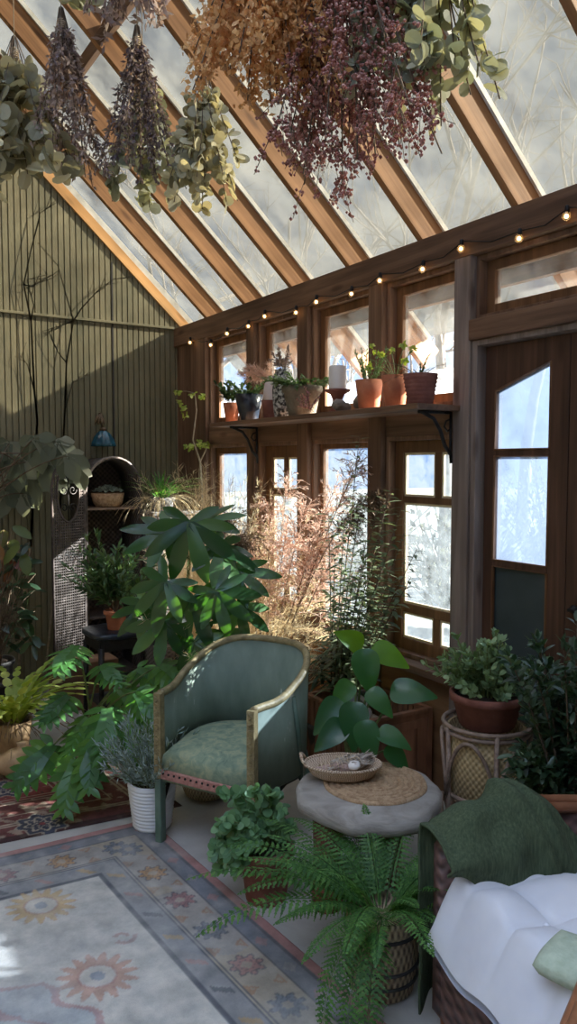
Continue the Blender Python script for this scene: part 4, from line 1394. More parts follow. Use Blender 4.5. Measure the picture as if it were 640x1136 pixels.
# grey wicker drawer tower
M['grey_weave'] = weave('grey_wicker', (.10, .095, .095), (.33, .31, .30), 120, 200, .8, .6, axes='flat')
t = thing('wicker_drawer_tower', 'tall grey wicker drawer tower under the trailing strap plant', 'drawer tower', (2.272, 5.2, 0))
b = MB()
b.box(-.19, -.15, .0, -.17, .15, 1.23); b.box(.17, -.15, 0, .19, .15, 1.23); b.box(-.17, .13, 0, .17, .15, 1.23); b.box(-.20, -.16, 1.23, .20, .16, 1.255); b.box(-.17, -.15, .02, .17, .13, .04)
b.build('frame', M['grey_weave'], t, False, .004, local=True)
for k in range(4):
    b = MB(); z = .05 + k * .297; b.box(-.165, -.158, z, .165, .12, z + .28); d = b.build('drawer', M['grey_weave'], t, False, .008, local=True)
    b = MB(); b.tube([(-.05, -.16, z + .2), (-.045, -.178, z + .19), (.045, -.178, z + .19), (.05, -.16, z + .2)], .006, 6); b.build('handle', M['cane'], d, local=True)
t = thing('planter_box', 'low brown wooden box in the shade on the floor in front of the cabinet door', 'planter', (1.52, 4.93, 0))
b = MB(); b.box(-.2, -.09, 0, .2, .09, .30); b.box(-.21, -.1, .26, .21, .1, .31); b.build('box', M['wood_x'], t, False, .005, local=True)

# ------------------------------------------------------------------ rugs, pattern dyed into the pile
def rug(name, label, corner, rot, skew, Wd, Ln, cell, fn, mat, thick=.008):
    nu, nv = int(Wd / cell), int(Ln / cell)
    u, v = np.meshgrid(np.arange(nu + 1) * cell, np.arange(nv + 1) * cell, indexing='ij')
    ca_, sa_ = math.cos(skew), math.sin(skew); c, s = math.cos(rot), math.sin(rot)
    # u runs left from the right edge, v runs toward the camera from the back edge
    x = -u * ca_ + v * s; y = -u * sa_ - v * c
    z = np.full_like(x, thick)
    rim = (u < 1e-6) | (v < 1e-6) | (u > nu * cell - 1e-6) | (v > nv * cell - 1e-6)
    z[rim] = 0.0005
    z += .0012 * np.sin(u * 9 + v * 4) * (~rim)
    me = bpy.data.meshes.new(name)
    idx = np.arange((nu + 1) * (nv + 1)).reshape(nu + 1, nv + 1)
    f = np.stack([idx[:-1, :-1], idx[:-1, 1:], idx[1:, 1:], idx[1:, :-1]], -1).reshape(-1, 4)
    me.vertices.add(x.size); me.vertices.foreach_set('co', np.stack([x, y, z], -1).ravel().astype(np.float32))
    me.loops.add(f.size); me.loops.foreach_set('vertex_index', f.ravel().astype(np.int32))
    me.polygons.add(len(f)); me.polygons.foreach_set('loop_start', np.arange(0, f.size, 4, dtype=np.int32))
    me.polygons.foreach_set('loop_total', np.full(len(f), 4, dtype=np.int32))
    me.update(calc_edges=True)
    colr = fn(u, v, Wd, Ln)
    at = me.color_attributes.new('dye', 'FLOAT_COLOR', 'POINT')
    at.data.foreach_set('color', np.concatenate([colr, np.ones(colr.shape[:2] + (1,))], -1).ravel().astype(np.float32))
    me.materials.append(mat)
    o = bpy.data.objects.new(name, me); COL.objects.link(o); o.location = (corner[0], corner[1], .001)
    return tag(o, label, 'rug')

rngn = np.random.default_rng(5)
def fuzz(shape, k):
    g = rngn.random((shape[0] // k + 3, shape[1] // k + 3))
    i = np.arange(shape[0]) / k; j = np.arange(shape[1]) / k
    i0, j0 = i.astype(int), j.astype(int); fi, fj = (i - i0)[:, None], (j - j0)[None]
    a = g[i0][:, j0]; b = g[i0 + 1][:, j0]; c = g[i0][:, j0 + 1]; d = g[i0 + 1][:, j0 + 1]
    return (a * (1 - fi) + b * fi) * (1 - fj) + (c * (1 - fi) + d * fi) * fj
def put(col, mask, c, k=1.0):
    m = np.clip(mask, 0, 1)[..., None] * k
    col[:] = col * (1 - m) + np.array(c) * m
def pale_pattern(u, v, Wd, Ln):
    col = np.zeros(u.shape + (3,))
    ivory, slate, rose, rust, ochre, grey, tan = (.50, .475, .43), (.155, .17, .205), (.37, .20, .185), (.33, .175, .10), (.46, .30, .13), (.10, .105, .125), (.36, .31, .25)
    put(col, np.ones_like(u), ivory)
    e = np.minimum(np.minimum(u, v), np.minimum(Wd - u, Ln - v))       # distance in from the nearest edge
    along = np.where(np.minimum(u, Wd - u) < np.minimum(v, Ln - v), v, u)
    n1, n2 = fuzz(u.shape, 9), fuzz(u.shape, 30)
    put(col, (e < .37), tan); put(col, (e < .37) * (n2 > .45), (.30, .29, .29), .6)
    put(col, (e < .045), rose); put(col, (e > .055) * (e < .115), slate, .8)
    put(col, (e > .27) * (e < .365), (.24, .25, .27), .75)
    for a, w in ((.048, .004), (.118, .004), (.127, .003), (.262, .004), (.273, .003), (.355, .003), (.366, .005)):
        put(col, np.abs(e - a) < w, grey, .85)
    # flower heads down the main border
    t = (along + .11) / .225; k = np.floor(t); r = np.hypot((t - k - .5) * .225, e - .192); th = np.arctan2(e - .192, (t - k - .5) * .225)
    rad = .047 + .011 * np.cos(8 * th)
    tones = [rose, (.17, .19, .23), (.40, .235, .12), (.30, .15, .155), (.16, .175, .2)]
    for q, c in enumerate(tones): put(col, (r < rad) * (k % 5 == q), c, .85)
    put(col, (np.abs(r - rad) < .004), grey, .7); put(col, (r < .017), tan, .9); put(col, np.abs(r - .03 - .006 * np.cos(8 * th)) < .003, grey, .5)
    tt = t + .5; kk = np.floor(tt); ta = (tt - kk - .5) * .225
    for ce, sg in ((.152, 1), (.235, -1)):
        h = sg * (e - ce) + .02
        tri = (h > 0) * (h < .038) * (np.abs(ta) < (.038 - h) * .75)
        put(col, tri, rust, .6); put(col, tri * (h > .01) * (np.abs(ta) < (.038 - h) * .75 - .01), tan, .8)
    t2 = along / .16; k2 = np.floor(t2); r2 = (t2 - k2 - .5) * .16
    bar = (np.abs(r2 + (e - .315) * .7) < .014) * (np.abs(e - .315) < .026)
    put(col, bar * (k2 % 3 == 0), rose, .8); put(col, bar * (k2 % 3 == 1), grey, .7); put(col, bar * (k2 % 3 == 2), ochre, .6)
    dia = (np.abs(r2) + np.abs(e - .085) * 1.3 < .03); put(col, dia * (k2 % 2 == 0), rose, .6); put(col, dia * (k2 % 2 == 1), (.30, .28, .26), .6)
    # sunbursts and a pale medallion on the field
    for (cu_, cv_, c1) in ((.62, .475, (.52, .36, .17)), (.60, .955, (.46, .27, .2)), (1.45, .475, (.52, .36, .17)), (1.47, .955, (.46, .27, .2)), (.62, 2.1, (.52, .36, .17)), (1.45, 2.1, (.5, .3, .2))):
        r = np.hypot(u - cu_, v - cv_); th = np.arctan2(v - cv_, u - cu_)
        w = .075 + .045 * np.abs(np.cos(7.5 * th)) ** 1.6
        put(col, (r < w), c1, .75); put(col, (r < .055), ivory, .9); put(col, (np.abs(r - .056) < .004), rose, .5); put(col, r < .022, (.27, .30, .34), .9)
        put(col, (np.abs(r - w) < .004), rose, .35)
    mu, mv = np.abs(u - 1.03), np.abs(v - 1.22)
    d = np.maximum(mu * 1.0, mv * .9) + .45 * np.minimum(mu, mv) - .02 * np.cos(v * 40)
    put(col, (d < .40), (.35, .38, .40), .75); put(col, np.abs(d - .40) < .012, rose, .7); put(col, np.abs(d - .27) < .010, rose, .6); put(col, d < .16, (.47, .40, .34), .7)
    for a, b_ in ((.455, .80), (1.6, .80)):                             # small scrolls
        r = np.hypot(u - a, v - b_); th = np.arctan2(v - b_, u - a)
        put(col, (np.abs(r - .028 - .012 * th / 3.14) < .008) * (np.abs(th) > .5), rose, .65)
    wear = fuzz(u.shape, 24) * .6 + fuzz(u.shape, 7) * .4
    put(col, (wear - .42) * 2.2, (.43, .42, .40), .55)
    return col * (.86 + .28 * n1[..., None])
rug('pale_rug', 'faded ivory rug with sunbursts and a flowered slate border', (1.265, 3.16), math.radians(3.4), math.radians(-4), 2.05, 2.9, .0065, pale_pattern, attrmat('pale_pile'))
def red_pattern(u, v, Wd, Ln):
    col = np.zeros(u.shape + (3,))
    red, dark, cream, navy = (.20, .055, .05), (.045, .03, .03), (.40, .33, .25), (.05, .055, .075)
    put(col, np.ones_like(u), red)
    e = np.minimum(np.minimum(u, v), np.minimum(Wd - u, Ln - v))
    n1, n2, n3 = fuzz(u.shape, 5), fuzz(u.shape, 12), fuzz(u.shape, 3)
    put(col, n2 > .62, (.26, .10, .08), .7); put(col, n1 > .78, cream, .4); put(col, n3 > .8, dark, .7)
    put(col, e < .40, (.10, .055, .05), .6); put(col, (e < .40) * (n1 > .66), cream, .45)
    for a, w in ((.02, .02), (.14, .005), (.16, .005), (.24, .004), (.37, .005), (.395, .006), (.42, .004)): put(col, np.abs(e - a) < w, cream if a > .03 else dark, .8)
    for cu_, cv_ in ((.60, .44), (1.15, .44), (1.7, .44), (.60, .9), (1.15, .9)):
        r = np.hypot(u - cu_, (v - cv_) * 1.0); th = np.arctan2(v - cv_, u - cu_)
        w = .10 + .012 * np.cos(8 * th)
        put(col, r < w, navy, .95); put(col, np.abs(r - w) < .005, cream, .6)
        put(col, (np.abs(r - .062 - .012 * np.cos(8 * th)) < .006), cream, .75); put(col, (np.abs(r - .03 - .01 * np.cos(6 * th)) < .005), cream, .7); put(col, r < .014, red, .9)
    return col * (.75 + .5 * n3[..., None])
rug('red_rug', 'dark red rug with round medallions lying behind the pale rug', (1.363, 4.20), math.radians(5), math.radians(-6), 2.3, 1.0, .0065, red_pattern, attrmat('red_pile'))
# ------------------------------------------------------------------ plants
random.seed(21)
YAW, PIT = math.radians(32.375), math.radians(3.635)
_F0 = V((math.sin(YAW), math.cos(YAW), 0)); _R = V((math.cos(YAW), -math.sin(YAW), 0))
_F = _F0 * math.cos(PIT) - UP * math.sin(PIT); _U = _F0 * math.sin(PIT) + UP * math.cos(PIT)
def at(px, py, dep):
    """the place in the room seen at that spot of the photograph, dep metres ahead"""
    return V((0, 0, 1.6)) + (_F + _R * ((px - 320) / 850) + _U * ((568 - py) / 850)) * dep
TOWARD = -_F0

def arch_stem(m, o, p, sag=.0, r=.004, n=6):
    o, p = V(o), V(p)
    mid = o.lerp(p, .55) + V((0, 0, .25 * (p - o).length * .6 + sag))
    pts = [(o * (1 - f) ** 2 + mid * 2 * f * (1 - f) + p * f * f) for f in [i / n for i in range(n + 1)]]
    m.tube(pts, [r * (1.3 - .6 * i / n) for i in range(n + 1)], 5, cap=False)
    return (pts[-1] - pts[-2]).normalized()

def loc(t): return V(t.location)

# silver plant in white pot
t = thing('potted_lavender', 'silvery lavender-like plant in a white ridged pot by the armchair leg', 'potted plant', (1.252, 3.095, .010))
flower_pot(t, .082, .104, .205, M['white_pot'], None, ribs=12)
m, s = MB(), MB()
for i in range(120):
    a = U(0, 6.28); q = U(0, 1) ** .6
    pts = bend((math.cos(a) * .07 * q, math.sin(a) * .07 * q, .18), (math.cos(a) * q * .8, math.sin(a) * q * .8, 1), U(.20, .34) * (1 - .22 * q), 7, (0, 0, -.5 * q), .06)
    s.tube(pts, .0016, 3, cap=False)
    for k in range(30):
        p, d = on(pts, U(.15, 1)); leaf(m, p, d + rv(.85), rv(), U(.028, .048), .0068, 'mini', 0, .15)
m.build('foliage', M['l_lav'], t, local=True); s.build('stem', M['stem_g'], t, local=True)

# split-leaf philodendron
t = thing('split_leaf_philodendron', 'large split-leaved plant in a tall dark pot on the red rug', 'potted plant', (1.205, 3.78, .010))
flower_pot(t, .062, .08, .28, M['dark_pot'], None, rim=.02)
m, s = MB(), MB(); o = loc(t) + V((0, 0, .27))
for px, py, dp, L, dx, dn in [(85, 716, 3.62, .24, -.2, .9), (112, 738, 3.75, .2, .6, .9), (76, 772, 3.6, .2, -.6, .7), (118, 786, 3.55, .26, .0, .5), (140, 800, 3.55, .26, .3, .4),
                              (60, 826, 3.6, .26, -.8, .3), (84, 842, 3.5, .25, -.2, .2), (152, 742, 3.9, .22, .7, .8), (178, 738, 3.8, .22, .9, .7), (132, 764, 3.85, .22, .2, .8), (104, 822, 3.5, .24, -.1, .3),
                              (98, 796, 3.7, .22, -.5, .6), (160, 782, 3.7, .2, .8, .5), (150, 768, 3.6, .19, .5, .6)]:
    p = at(px, py, dp); arch_stem(s, o + rv(.03), p, 0, .005)
    out = (p - o); out.z = 0; out = out.normalized() if out.length > .03 else _R
    d = (_R * dx * .8 + TOWARD * .55 + out * .5 - UP * (1.0 - dn)).normalized()
    cut_leaf(m, p, d, (UP * (dn * 1.5) + TOWARD * .7 + rv(.25)).normalized(), L, 7, .3)
m.build('foliage', M['l_phil'], t, False); s.build('stem', M['stem_g'], t)

# fatsia
t = thing('fatsia', 'tall glossy fatsia with hand-shaped leaves behind the armchair', 'potted plant', (1.83, 3.98, 0))
flower_pot(t, .10, .14, .34, M['dark_pot'], None, rim=.03)
m, s = MB(), MB(); o = loc(t) + V((0, 0, .31))
trunks = []
for tx, ty, td in ((212, 612, 3.95), (248, 640, 3.85), (190, 665, 3.85)):
    e = at(tx, ty, td); pts = [o + rv(.03), o.lerp(e, .4) + rv(.03), o.lerp(e, .75) + rv(.03), e]; s.tube(pts, [.014, .012, .010, .008], 7, cap=False); trunks.append(pts)
for px, py, dp, L, dx, up, rot in [(210, 580, 3.70, .33, .0, .15, .0), (186, 590, 3.85, .27, -1, .75, -.5), (244, 606, 3.75, .27, .7, .3, .6), (262, 634, 3.75, .24, 1, .6, .5),
                              (184, 646, 3.6, .27, -.5, .1, -.2), (240, 656, 3.6, .26, .5, .0, .3), (214, 664, 3.7, .28, .0, .1, -.1), (264, 672, 3.7, .22, .7, -.1, .5), (182, 690, 3.65, .25, -.4, .0, -.1),
                              (216, 712, 3.7, .22, .2, .0, .1), (162, 672, 3.85, .22, -1, .4, -.5), (244, 700, 3.85, .22, .6, .1, .4), (228, 578, 4.0, .24, .5, .9, .4)]:
    p = at(px, py, dp); tp = min(trunks, key=lambda q: (q[-1] - p).length); b, _ = on(tp, U(.6, 1)); arch_stem(s, b, p, -.02, .0035)
    d = (_R * dx + TOWARD * .30 - UP * (.8 - up)).normalized()
    palm_leaf(m, p, d, (UP * (.3 + up * .9) + TOWARD * 1.0 + _R * rot + rv(.4)).normalized(), L, 8, 128, .25, .22)
m.build('foliage', M['l_fatsia'], t, True, sub=1); s.build('stem', M['stem_g'], t)

# pot plants on the black table
t = thing('potted_shrublet', 'bushy narrow-leaved plant in a small terracotta pot on the black table', 'potted plant', (1.57, 4.42, .603))
flower_pot(t, .05, .068, .115, M['terra'], None, rim=.025)
m, s = MB(), MB()
for i in range(46):
    a = U(0, 6.28); q = U(.1, 1)
    pts = bend((0, 0, .10), (math.cos(a) * q, math.sin(a) * q, 1.0), U(.25, .50), 6, (0, 0, -.6 * q), .08)
    s.tube(pts, .002, 3, cap=False)
    for k in range(34):
        p, d = on(pts, U(.25, 1)); leaf(m, p, d + rv(1.0), UP + rv(.6), U(.045, .075), U(.014, .022), 'oval', .15, .2)
m.build('foliage', M['l_pot'], t, local=True); s.build('stem', M['stem_b'], t, local=True)
t = thing('potted_succulent', 'low rusty plant in a dark bowl at the right end of the black table', 'potted plant', (1.80, 4.43, .603))
flower_pot(t, .05, .09, .09, M['terra_old'], None)
m, s = MB(), MB()
for i in range(26):
    a = U(0, 6.28); q = U(.1, 1)
    pts = bend((0, 0, .08), (math.cos(a) * q, math.sin(a) * q, .9), U(.12, .28), 5, (0, 0, -.5), .08)
    s.tube(pts, .0018, 3, cap=False)
    for k in range(14):
        p, d = on(pts, U(.25, 1)); leaf(m, p, d + rv(1.0), UP + rv(.6), U(.03, .055), U(.012, .02), 'oval', .15, .2)
m.build('foliage', M['l_dark'], t, local=True); s.build('stem', M['stem_b'], t, local=True)

# spider plant on the drawer tower
t = thing('potted_spider_plant', 'arching bright strap-leaved plant on top of the grey drawer tower', 'potted plant', (2.19, 5.16, 1.256))
flower_pot(t, .07, .095, .10, M['grey_weave'], None)
m, m2 = MB(), MB()
for i in range(60):
    a = U(0, 6.28)
    pts = bend((math.cos(a) * .03, math.sin(a) * .03, .085), (math.cos(a) * U(.2, 1), math.sin(a) * U(.2, 1), U(.8, 1.6)), U(.18, .34), 7, (math.cos(a) * .3, math.sin(a) * .3, -1.1), .03)
    for j in range(7):
        d = pts[j + 1] - pts[j]; leaf(m, pts[j], d, UP + rv(.2), d.length * 1.08, .026 * (1.05 - j / 7.5), 'strap', .3, 0)
for i in range(70):
    a = U(0, 6.28)
    pts = bend((math.cos(a) * .06, math.sin(a) * .06, .09), (math.cos(a), math.sin(a), U(.2, .9)), U(.18, .36), 6, (0, 0, -1.9), .12)
    for j in range(6):
        d = pts[j + 1] - pts[j]; leaf(m2, pts[j], d, rv(), d.length * 1.1, .004, 'strap', 0, 0)
m.clip(.29, .43); m2.clip(.29, .43); m.build('foliage', M['l_spider'], t, local=True); m2.build('dry_runners', M['grass_p'], t, local=True)

# sapling in the corner
t = thing('sapling', 'slender pale-stemmed sapling with a few leaves in the back corner', 'potted plant', (2.43, 5.36, 0))
flower_pot(t, .08, .1, .25, M['dark_pot'], None, rim=.02)
m, s = MB(), MB()
b = V((2.43, 5.36, .23)); tip = at(216, 436, 5.55); br = at(222, 512, 5.6)
s.tube([b, at(228, 640, 5.75), at(226, 575, 5.7), br, at(214, 488, 5.6), at(218, 455, 5.6), tip], [.012, .011, .010, .008, .006, .005, .003], 7)
s.tube([br, at(228, 500, 5.6), at(230, 493, 5.6)], [.006, .005, .003], 6); s.tube([tip, at(207, 434, 5.6), at(200, 434, 5.6)], [.003, .002, .002], 5)
for px, py in ((198, 434), (203, 450), (205, 457), (214, 438), (224, 438), (228, 440), (212, 497), (219, 492), (226, 492), (233, 492), (237, 494), (208, 494), (202, 445), (206, 462)):
    for k in range(3): palm_leaf(m, at(px, py, 5.55) + rv(.02), rv() - UP * .3, UP + TOWARD + rv(.5), U(.035, .05), 3, 60, .45, .2)
m.clip(2.49, 5.6); m.build('foliage', M['l_lime'], t); s.build('stem', M['stem_p'], t)

# pale big-leaved plant at the left edge
t = thing('big_leaf_plant', 'plant with large pale drooping lobed leaves at the left edge', 'potted plant', (1.02, 5.28, 0))
flower_pot(t, .11, .14, .3, M['dark_pot'], None, rim=.03)
m, s = MB(), MB(); o = V((1.02, 5.28, .28)); tr = [o, V((1.03, 5.27, .8)), V((1.05, 5.26, 1.35)), V((1.06, 5.25, 1.7))]
s.tube(tr, [.014, .012, .01, .007], 7, cap=False)
for px, py, L, dx in [(10, 492, .26, -.5), (38, 486, .28, .2), (62, 490, .26, .6), (74, 506, .24, .8), (22, 510, .27, -.2), (50, 512, .28, .2), (12, 530, .25, -.4), (36, 528, .27, .1), (66, 520, .22, .7), (2, 512, .25, -.8), (6, 545, .22, -.3), (26, 548, .2, .1), (84, 518, .2, .9), (-10, 500, .25, -.8)]:
    p = at(px, py, U(5.0, 5.3)); b, _ = on(tr, U(.55, 1)); arch_stem(s, b, p, 0, .004)
    d = (_R * dx * .6 + TOWARD * .35 - UP * 1.1).normalized()
    palm_leaf(m, p, d, (TOWARD * 1.0 + UP * .4 + rv(.8)).normalized(), L * .82, 5, 88, .5, .3)
m.clip(9, 5.6); m.build('foliage', M['l_grape'], t); s.build('stem', M['stem_b'], t)
t = thing('croton', 'dark plant with a few red and yellow leaves below the pale big-leaved plant', 'potted plant', (.99, 4.92, 0))
flower_pot(t, .09, .12, .26, M['dark_pot'], None, rim=.03)
m, m2, s = MB(), MB(), MB(); o = V((.99, 4.92, .24)); tr = [o, V((1.0, 4.92, .6)), V((1.0, 4.92, 1.0))]; s.tube(tr, [.011, .009, .006], 6)
for px, py in ((4, 588), (10, 600), (22, 604), (4, 615), (16, 622), (26, 614), (2, 630), (14, 584), (-6, 605)):
    p = at(px, py, U(4.75, 5.0)); b, _ = on(tr, U(.6, 1)); arch_stem(s, b, p, 0, .003); leaf(m, p, _R * U(-1, 1) + TOWARD * .4 - UP * U(.1, .8), UP + TOWARD, U(.12, .17), U(.06, .08), 'oval', .15, .25)
for i in range(70):
    p = at(U(-5, 40), U(600, 720), U(4.8, 5.1)); b, _ = on(tr, U(.1, .8)); arch_stem(s, b, p, 0, .002, 3); leaf(m2, p, _R * U(-1, 1) + TOWARD * U(0, .6) - UP * U(-.2, .6), UP + TOWARD * .6 + rv(.4), U(.08, .15), U(.03, .06), 'oval', .15, .25)
m.build('coloured_leaves', M['l_croton'], t); m2.build('foliage', M['l_dark'], t); s.build('stem', M['stem_b'], t)

# yellow green clump in the tan pot
M['tan_pot'] = surf('tan_clay', [(.3, (.30, .18, .09)), (.6, (.45, .29, .16)), (.8, (.55, .4, .25))], (9, 9, 9), 1.6, 5, .7, .1)
t = thing('hosta', 'sunlit yellow-green broad-leaved clump in a round tan pot at the left edge', 'potted plant', (.93, 4.28, 0))
flower_pot(t, .07, .10, .20, M['tan_pot'], None, rim=.0)
m, m2 = MB(), MB()
for i in range(70):
    a = U(0, 6.28); ln = U(.25, .52)
    pts = bend((math.cos(a) * .04, math.sin(a) * .04, .18), (math.cos(a) * U(.2, 1), math.sin(a) * U(.2, 1), U(1.2, 2)), ln, 7, (math.cos(a) * .5, math.sin(a) * .5, -1.3), .04)
    wd = U(.03, .065)
    for j in range(7):
        d = pts[j + 1] - pts[j]; leaf(m, pts[j], d, UP + rv(.2), d.length * 1.1, wd * (.25, .5, .85, 1, 1, .8, .5)[j], 'strap', .2, 0)
for i in range(70):
    a = U(0, 6.28)
    pts = bend((math.cos(a) * .05, math.sin(a) * .05, .18), (math.cos(a), math.sin(a), U(.6, 2)), U(.2, .42), 6, (math.cos(a) * .4, math.sin(a) * .4, -1.6), .1)
    for j in range(6):
        d = pts[j + 1] - pts[j]; leaf(m2, pts[j], d, rv(), d.length * 1.1, .006, 'strap', 0, 0)
m.build('foliage', M['l_lime'], t, local=True); m2.build('dry_stems', M['plume_d'], t, local=True)
t = thing('clay_gourd', 'brown ribbed clay gourd lying on the floor at the left edge', 'ornament', (.905, 3.98, .010))
b = MB(); b.lathe((0, 0, 0), [(.05, 0), (.10, .025), (.118, .06), (.105, .10), (.06, .125), (.025, .128), (.018, .15), (.024, .165), (0, .165)], 36, sx=1.15, sy=.8, wob=lambda th, z: 1 + .05 * abs(math.cos(4 * th))); b.build('body', M['tan_pot'], t, local=True)

# bare twisted branches
def twig(name, label, path, r, extra, mat, px_dep):
    t = thing(name, label, 'branch', path[0], group='bare branches by the back wall')
    s = MB()
    s.tube(path, [1.0 * r * (1 - .75 * i / (len(path) - 1)) for i in range(len(path))], 6)
    for st, pts, rr in extra: s.tube([path[st]] + pts, [1.1 * rr * (1 - .7 * i / len(pts)) for i in range(len(pts) + 1)], 5)
    for st, pts, rr in extra:
        allp = [path[st]] + pts
        for k in range(3):
            p, d = on(allp, U(.3, .95)); q = bend(p, d + rv(.9), U(.06, .16), 4, (0, 0, .2), .2); s.tube(q, [.004, .003, .003, .002, .0015], 4)
    s.clip(9, 5.6); s.build('twigs', mat, t)
Dp = 5.95
twig('bare_branch', 'dark bare branch leaning at the left in front of the green wall', [V((1.22, 5.5, 0)), at(16, 600, 5.9), at(20, 470, Dp), at(16, 440, Dp), at(11, 370, Dp), at(2, 335, Dp), at(10, 300, Dp), at(20, 265, Dp)], .011,
     [(4, [at(14, 355, Dp), at(6, 330, Dp), at(30, 322, Dp)], .005), (5, [at(12, 336, Dp), at(22, 330, Dp), at(34, 322, Dp)], .005), (6, [at(20, 262, Dp), at(30, 255, Dp)], .004), (3, [at(8, 415, Dp), at(-2, 405, Dp)], .005)], M['twig'], None)
twig('bare_branch', 'pale forked bare branch with a long side shoot in front of the green wall', [V((1.42, 5.52, 0)), at(50, 600, 5.9), at(53, 460, Dp), at(54, 410, Dp), at(62, 366, Dp), at(54, 345, Dp), at(42, 312, Dp), at(18, 292, Dp)], .009,
     [(4, [at(72, 352, Dp), at(92, 332, Dp), at(112, 318, Dp), at(140, 312, Dp)], .005), (3, [at(44, 400, Dp), at(30, 375, Dp)], .005), (2, [at(62, 430, Dp), at(82, 420, Dp)], .004), (4, [at(48, 372, Dp), at(24, 380, Dp)], .005)], M['stem_p'], None)

# dry ornamental grass
t = thing('dry_grass', 'pale dry ornamental grass with wispy heads in a pot by the window wall', 'potted plant', (2.16, 4.22, 0))
flower_pot(t, .12, .15, .28, M['dark_pot'], None, rim=.03)
m, m2 = MB(), MB()
for i in range(430):
    a = U(0, 6.28); q = U(0, 1) * (.3 if math.cos(a) < .1 and math.sin(a) > -.5 else 1)
    pts = bend((math.cos(a) * .08, math.sin(a) * .08, .26), (math.cos(a) * .5 * q - .05, math.sin(a) * .5 * q - .1, 1), U(.6, 1.35), 8, (math.cos(a) * .7 * q, math.sin(a) * .7 * q, -1.0 * q), .03)
    for j in range(8):
        d = pts[j + 1] - pts[j]; leaf(m, pts[j], d, rv(), d.length * 1.05, .0055 * (1 - j / 11), 'strap', 0, 0)
    if i % 2 == 0:
        for k in range(70):
            p, d = on(pts, U(.62, 1)); leaf(m2, p, d * .6 + rv(1), rv(), U(.03, .075), .0022, 'mini', 0, .4)
m.clip(.32); m2.clip(.32); m.build('foliage', M['grass_p'], t, local=True); m2.build('seed_heads', M['grass_p'], t, local=True)

dup(t, (2.26, 4.78, 0), 'pale dry ornamental grass in the back corner beside the sapling', 0, .7)
dup(t, (2.17, 3.92, 0), 'pale dry ornamental grass under the rosy reed plumes', 0, .8)

# feathery reed
t = thing('plume_reed', 'feathery rosy reed with drooping plumes before the middle windows', 'potted plant', (2.2, 3.72, 0))
flower_pot(t, .11, .14, .28, M['dark_pot'], None, rim=.03)
s, m, m2 = MB(), MB(), MB(); o = V((2.2, 3.72, .26))
def plume(path, r, mb, cnt, ln, drop, t0=.45):
    s.tube(path, [r * (1 - .75 * i / (len(path) - 1)) for i in range(len(path))], 5)
    for k in range(cnt):
        f = U(t0, 1); p, d = on(path, f)
        q = bend(p, d * .8 + rv(.9), ln * U(.5, 1.1) * (1.15 - f * .55), 4, (U(-.3, .3), U(-.3, .3), drop), .12)
        mb.tube(q, .0011, 3, cap=False)
        for z in range(13):
            pp, dd = on(q, U(.1, 1)); leaf(mb, pp, dd + rv(.8), rv(), U(.014, .032), .0048, 'mini', 0, .2)
def arc_to(px, py, dep, h):
    e = at(px, py, dep); k = o.lerp(e, .6) + UP * h
    return [o * (1 - f) ** 2 + k * 2 * f * (1 - f) + e * f * f for f in [i / 14 for i in range(15)]]
for px, py, dep, h, c, ln in [(398, 512, 4.0, .10, 130, .2), (372, 540, 4.15, .1, 120, .2), (340, 560, 4.2, .15, 120, .2), (318, 590, 4.3, .15, 110, .2), (300, 560, 4.4, .2, 100, .2), (405, 560, 4.1, .1, 110, .2), (352, 600, 4.1, .1, 110, .2), (385, 596, 4.25, .08, 100, .18), (280, 610, 4.3, .2, 100, .2), (320, 530, 4.4, .15, 90, .2), (412, 620, 4.05, .05, 80, .18), (300, 640, 4.2, .12, 80, .18)]:
    plume(arc_to(px, py, dep, h), .0045, m, int(c * .8), ln, -1.0)
for px, py, dep, h in [(244, 582, 4.05, .62), (420, 548, 3.9, .42), (268, 600, 4.1, .55)]:
    plume(arc_to(px, py, dep, h), .005, m2, 130, .20, -1.5, .60)
[q.clip(2.49) for q in (s, m, m2)]; s.build('stem', M['plume_d'], t); m.build('plume', M['plume'], t); m2.build('dark_plume', M['plume_d'], t)

# tall narrow-leaved plant
t = thing('tall_leafy_plant', 'tall upright plant with narrow grey-green leaves before the fixed window', 'potted plant', (2.22, 3.10, 0))
flower_pot(t, .10, .13, .30, M['dark_pot'], None, rim=.03)
s, m = MB(), MB(); o = V((2.22, 3.10, .28))
for px, py, dep, dens in [(399, 482, 3.72, 52), (364, 568, 3.75, 40), (434, 540, 3.55, 46), (418, 565, 3.5, 40), (382, 575, 3.65, 44), (448, 592, 3.5, 34), (406, 600, 3.4, 44), (372, 620, 3.6, 36), (428, 620, 3.4, 38), (392, 640, 3.4, 40), (440, 640, 3.5, 34), (412, 660, 3.4, 40), (378, 670, 3.5, 34), (462, 610, 3.4, 34), (456, 640, 3.35, 34), (400, 560, 3.6, 44), (424, 590, 3.5, 40), (446, 560, 3.5, 38)]:
    e = at(px, py, dep); k = o.lerp(e, .5) + rv(.02)
    q = [o * (1 - f) ** 2 + k * 2 * f * (1 - f) + e * f * f for f in [i / 10 for i in range(11)]]
    s.tube(q, [.005 * (1 - .7 * i / 10) for i in range(11)], 5)
    dens = int(dens * 1.5)
    for i in range(dens):
        f = .28 + .72 * i / dens; p, d = on(q, f); a = i * 2.4
        sd = (_R * math.cos(a) + _F0 * math.sin(a))
        leaf(m, p, sd + d * U(.2, .6) - UP * .1, UP + rv(.3), U(.075, .12) * (1.15 - f * .5), U(.016, .024), 'lance', .15, U(.1, .5))
m.clip(2.49); m.build('foliage', M['l_olive'], t); s.build('stem', M['stem_b'], t)

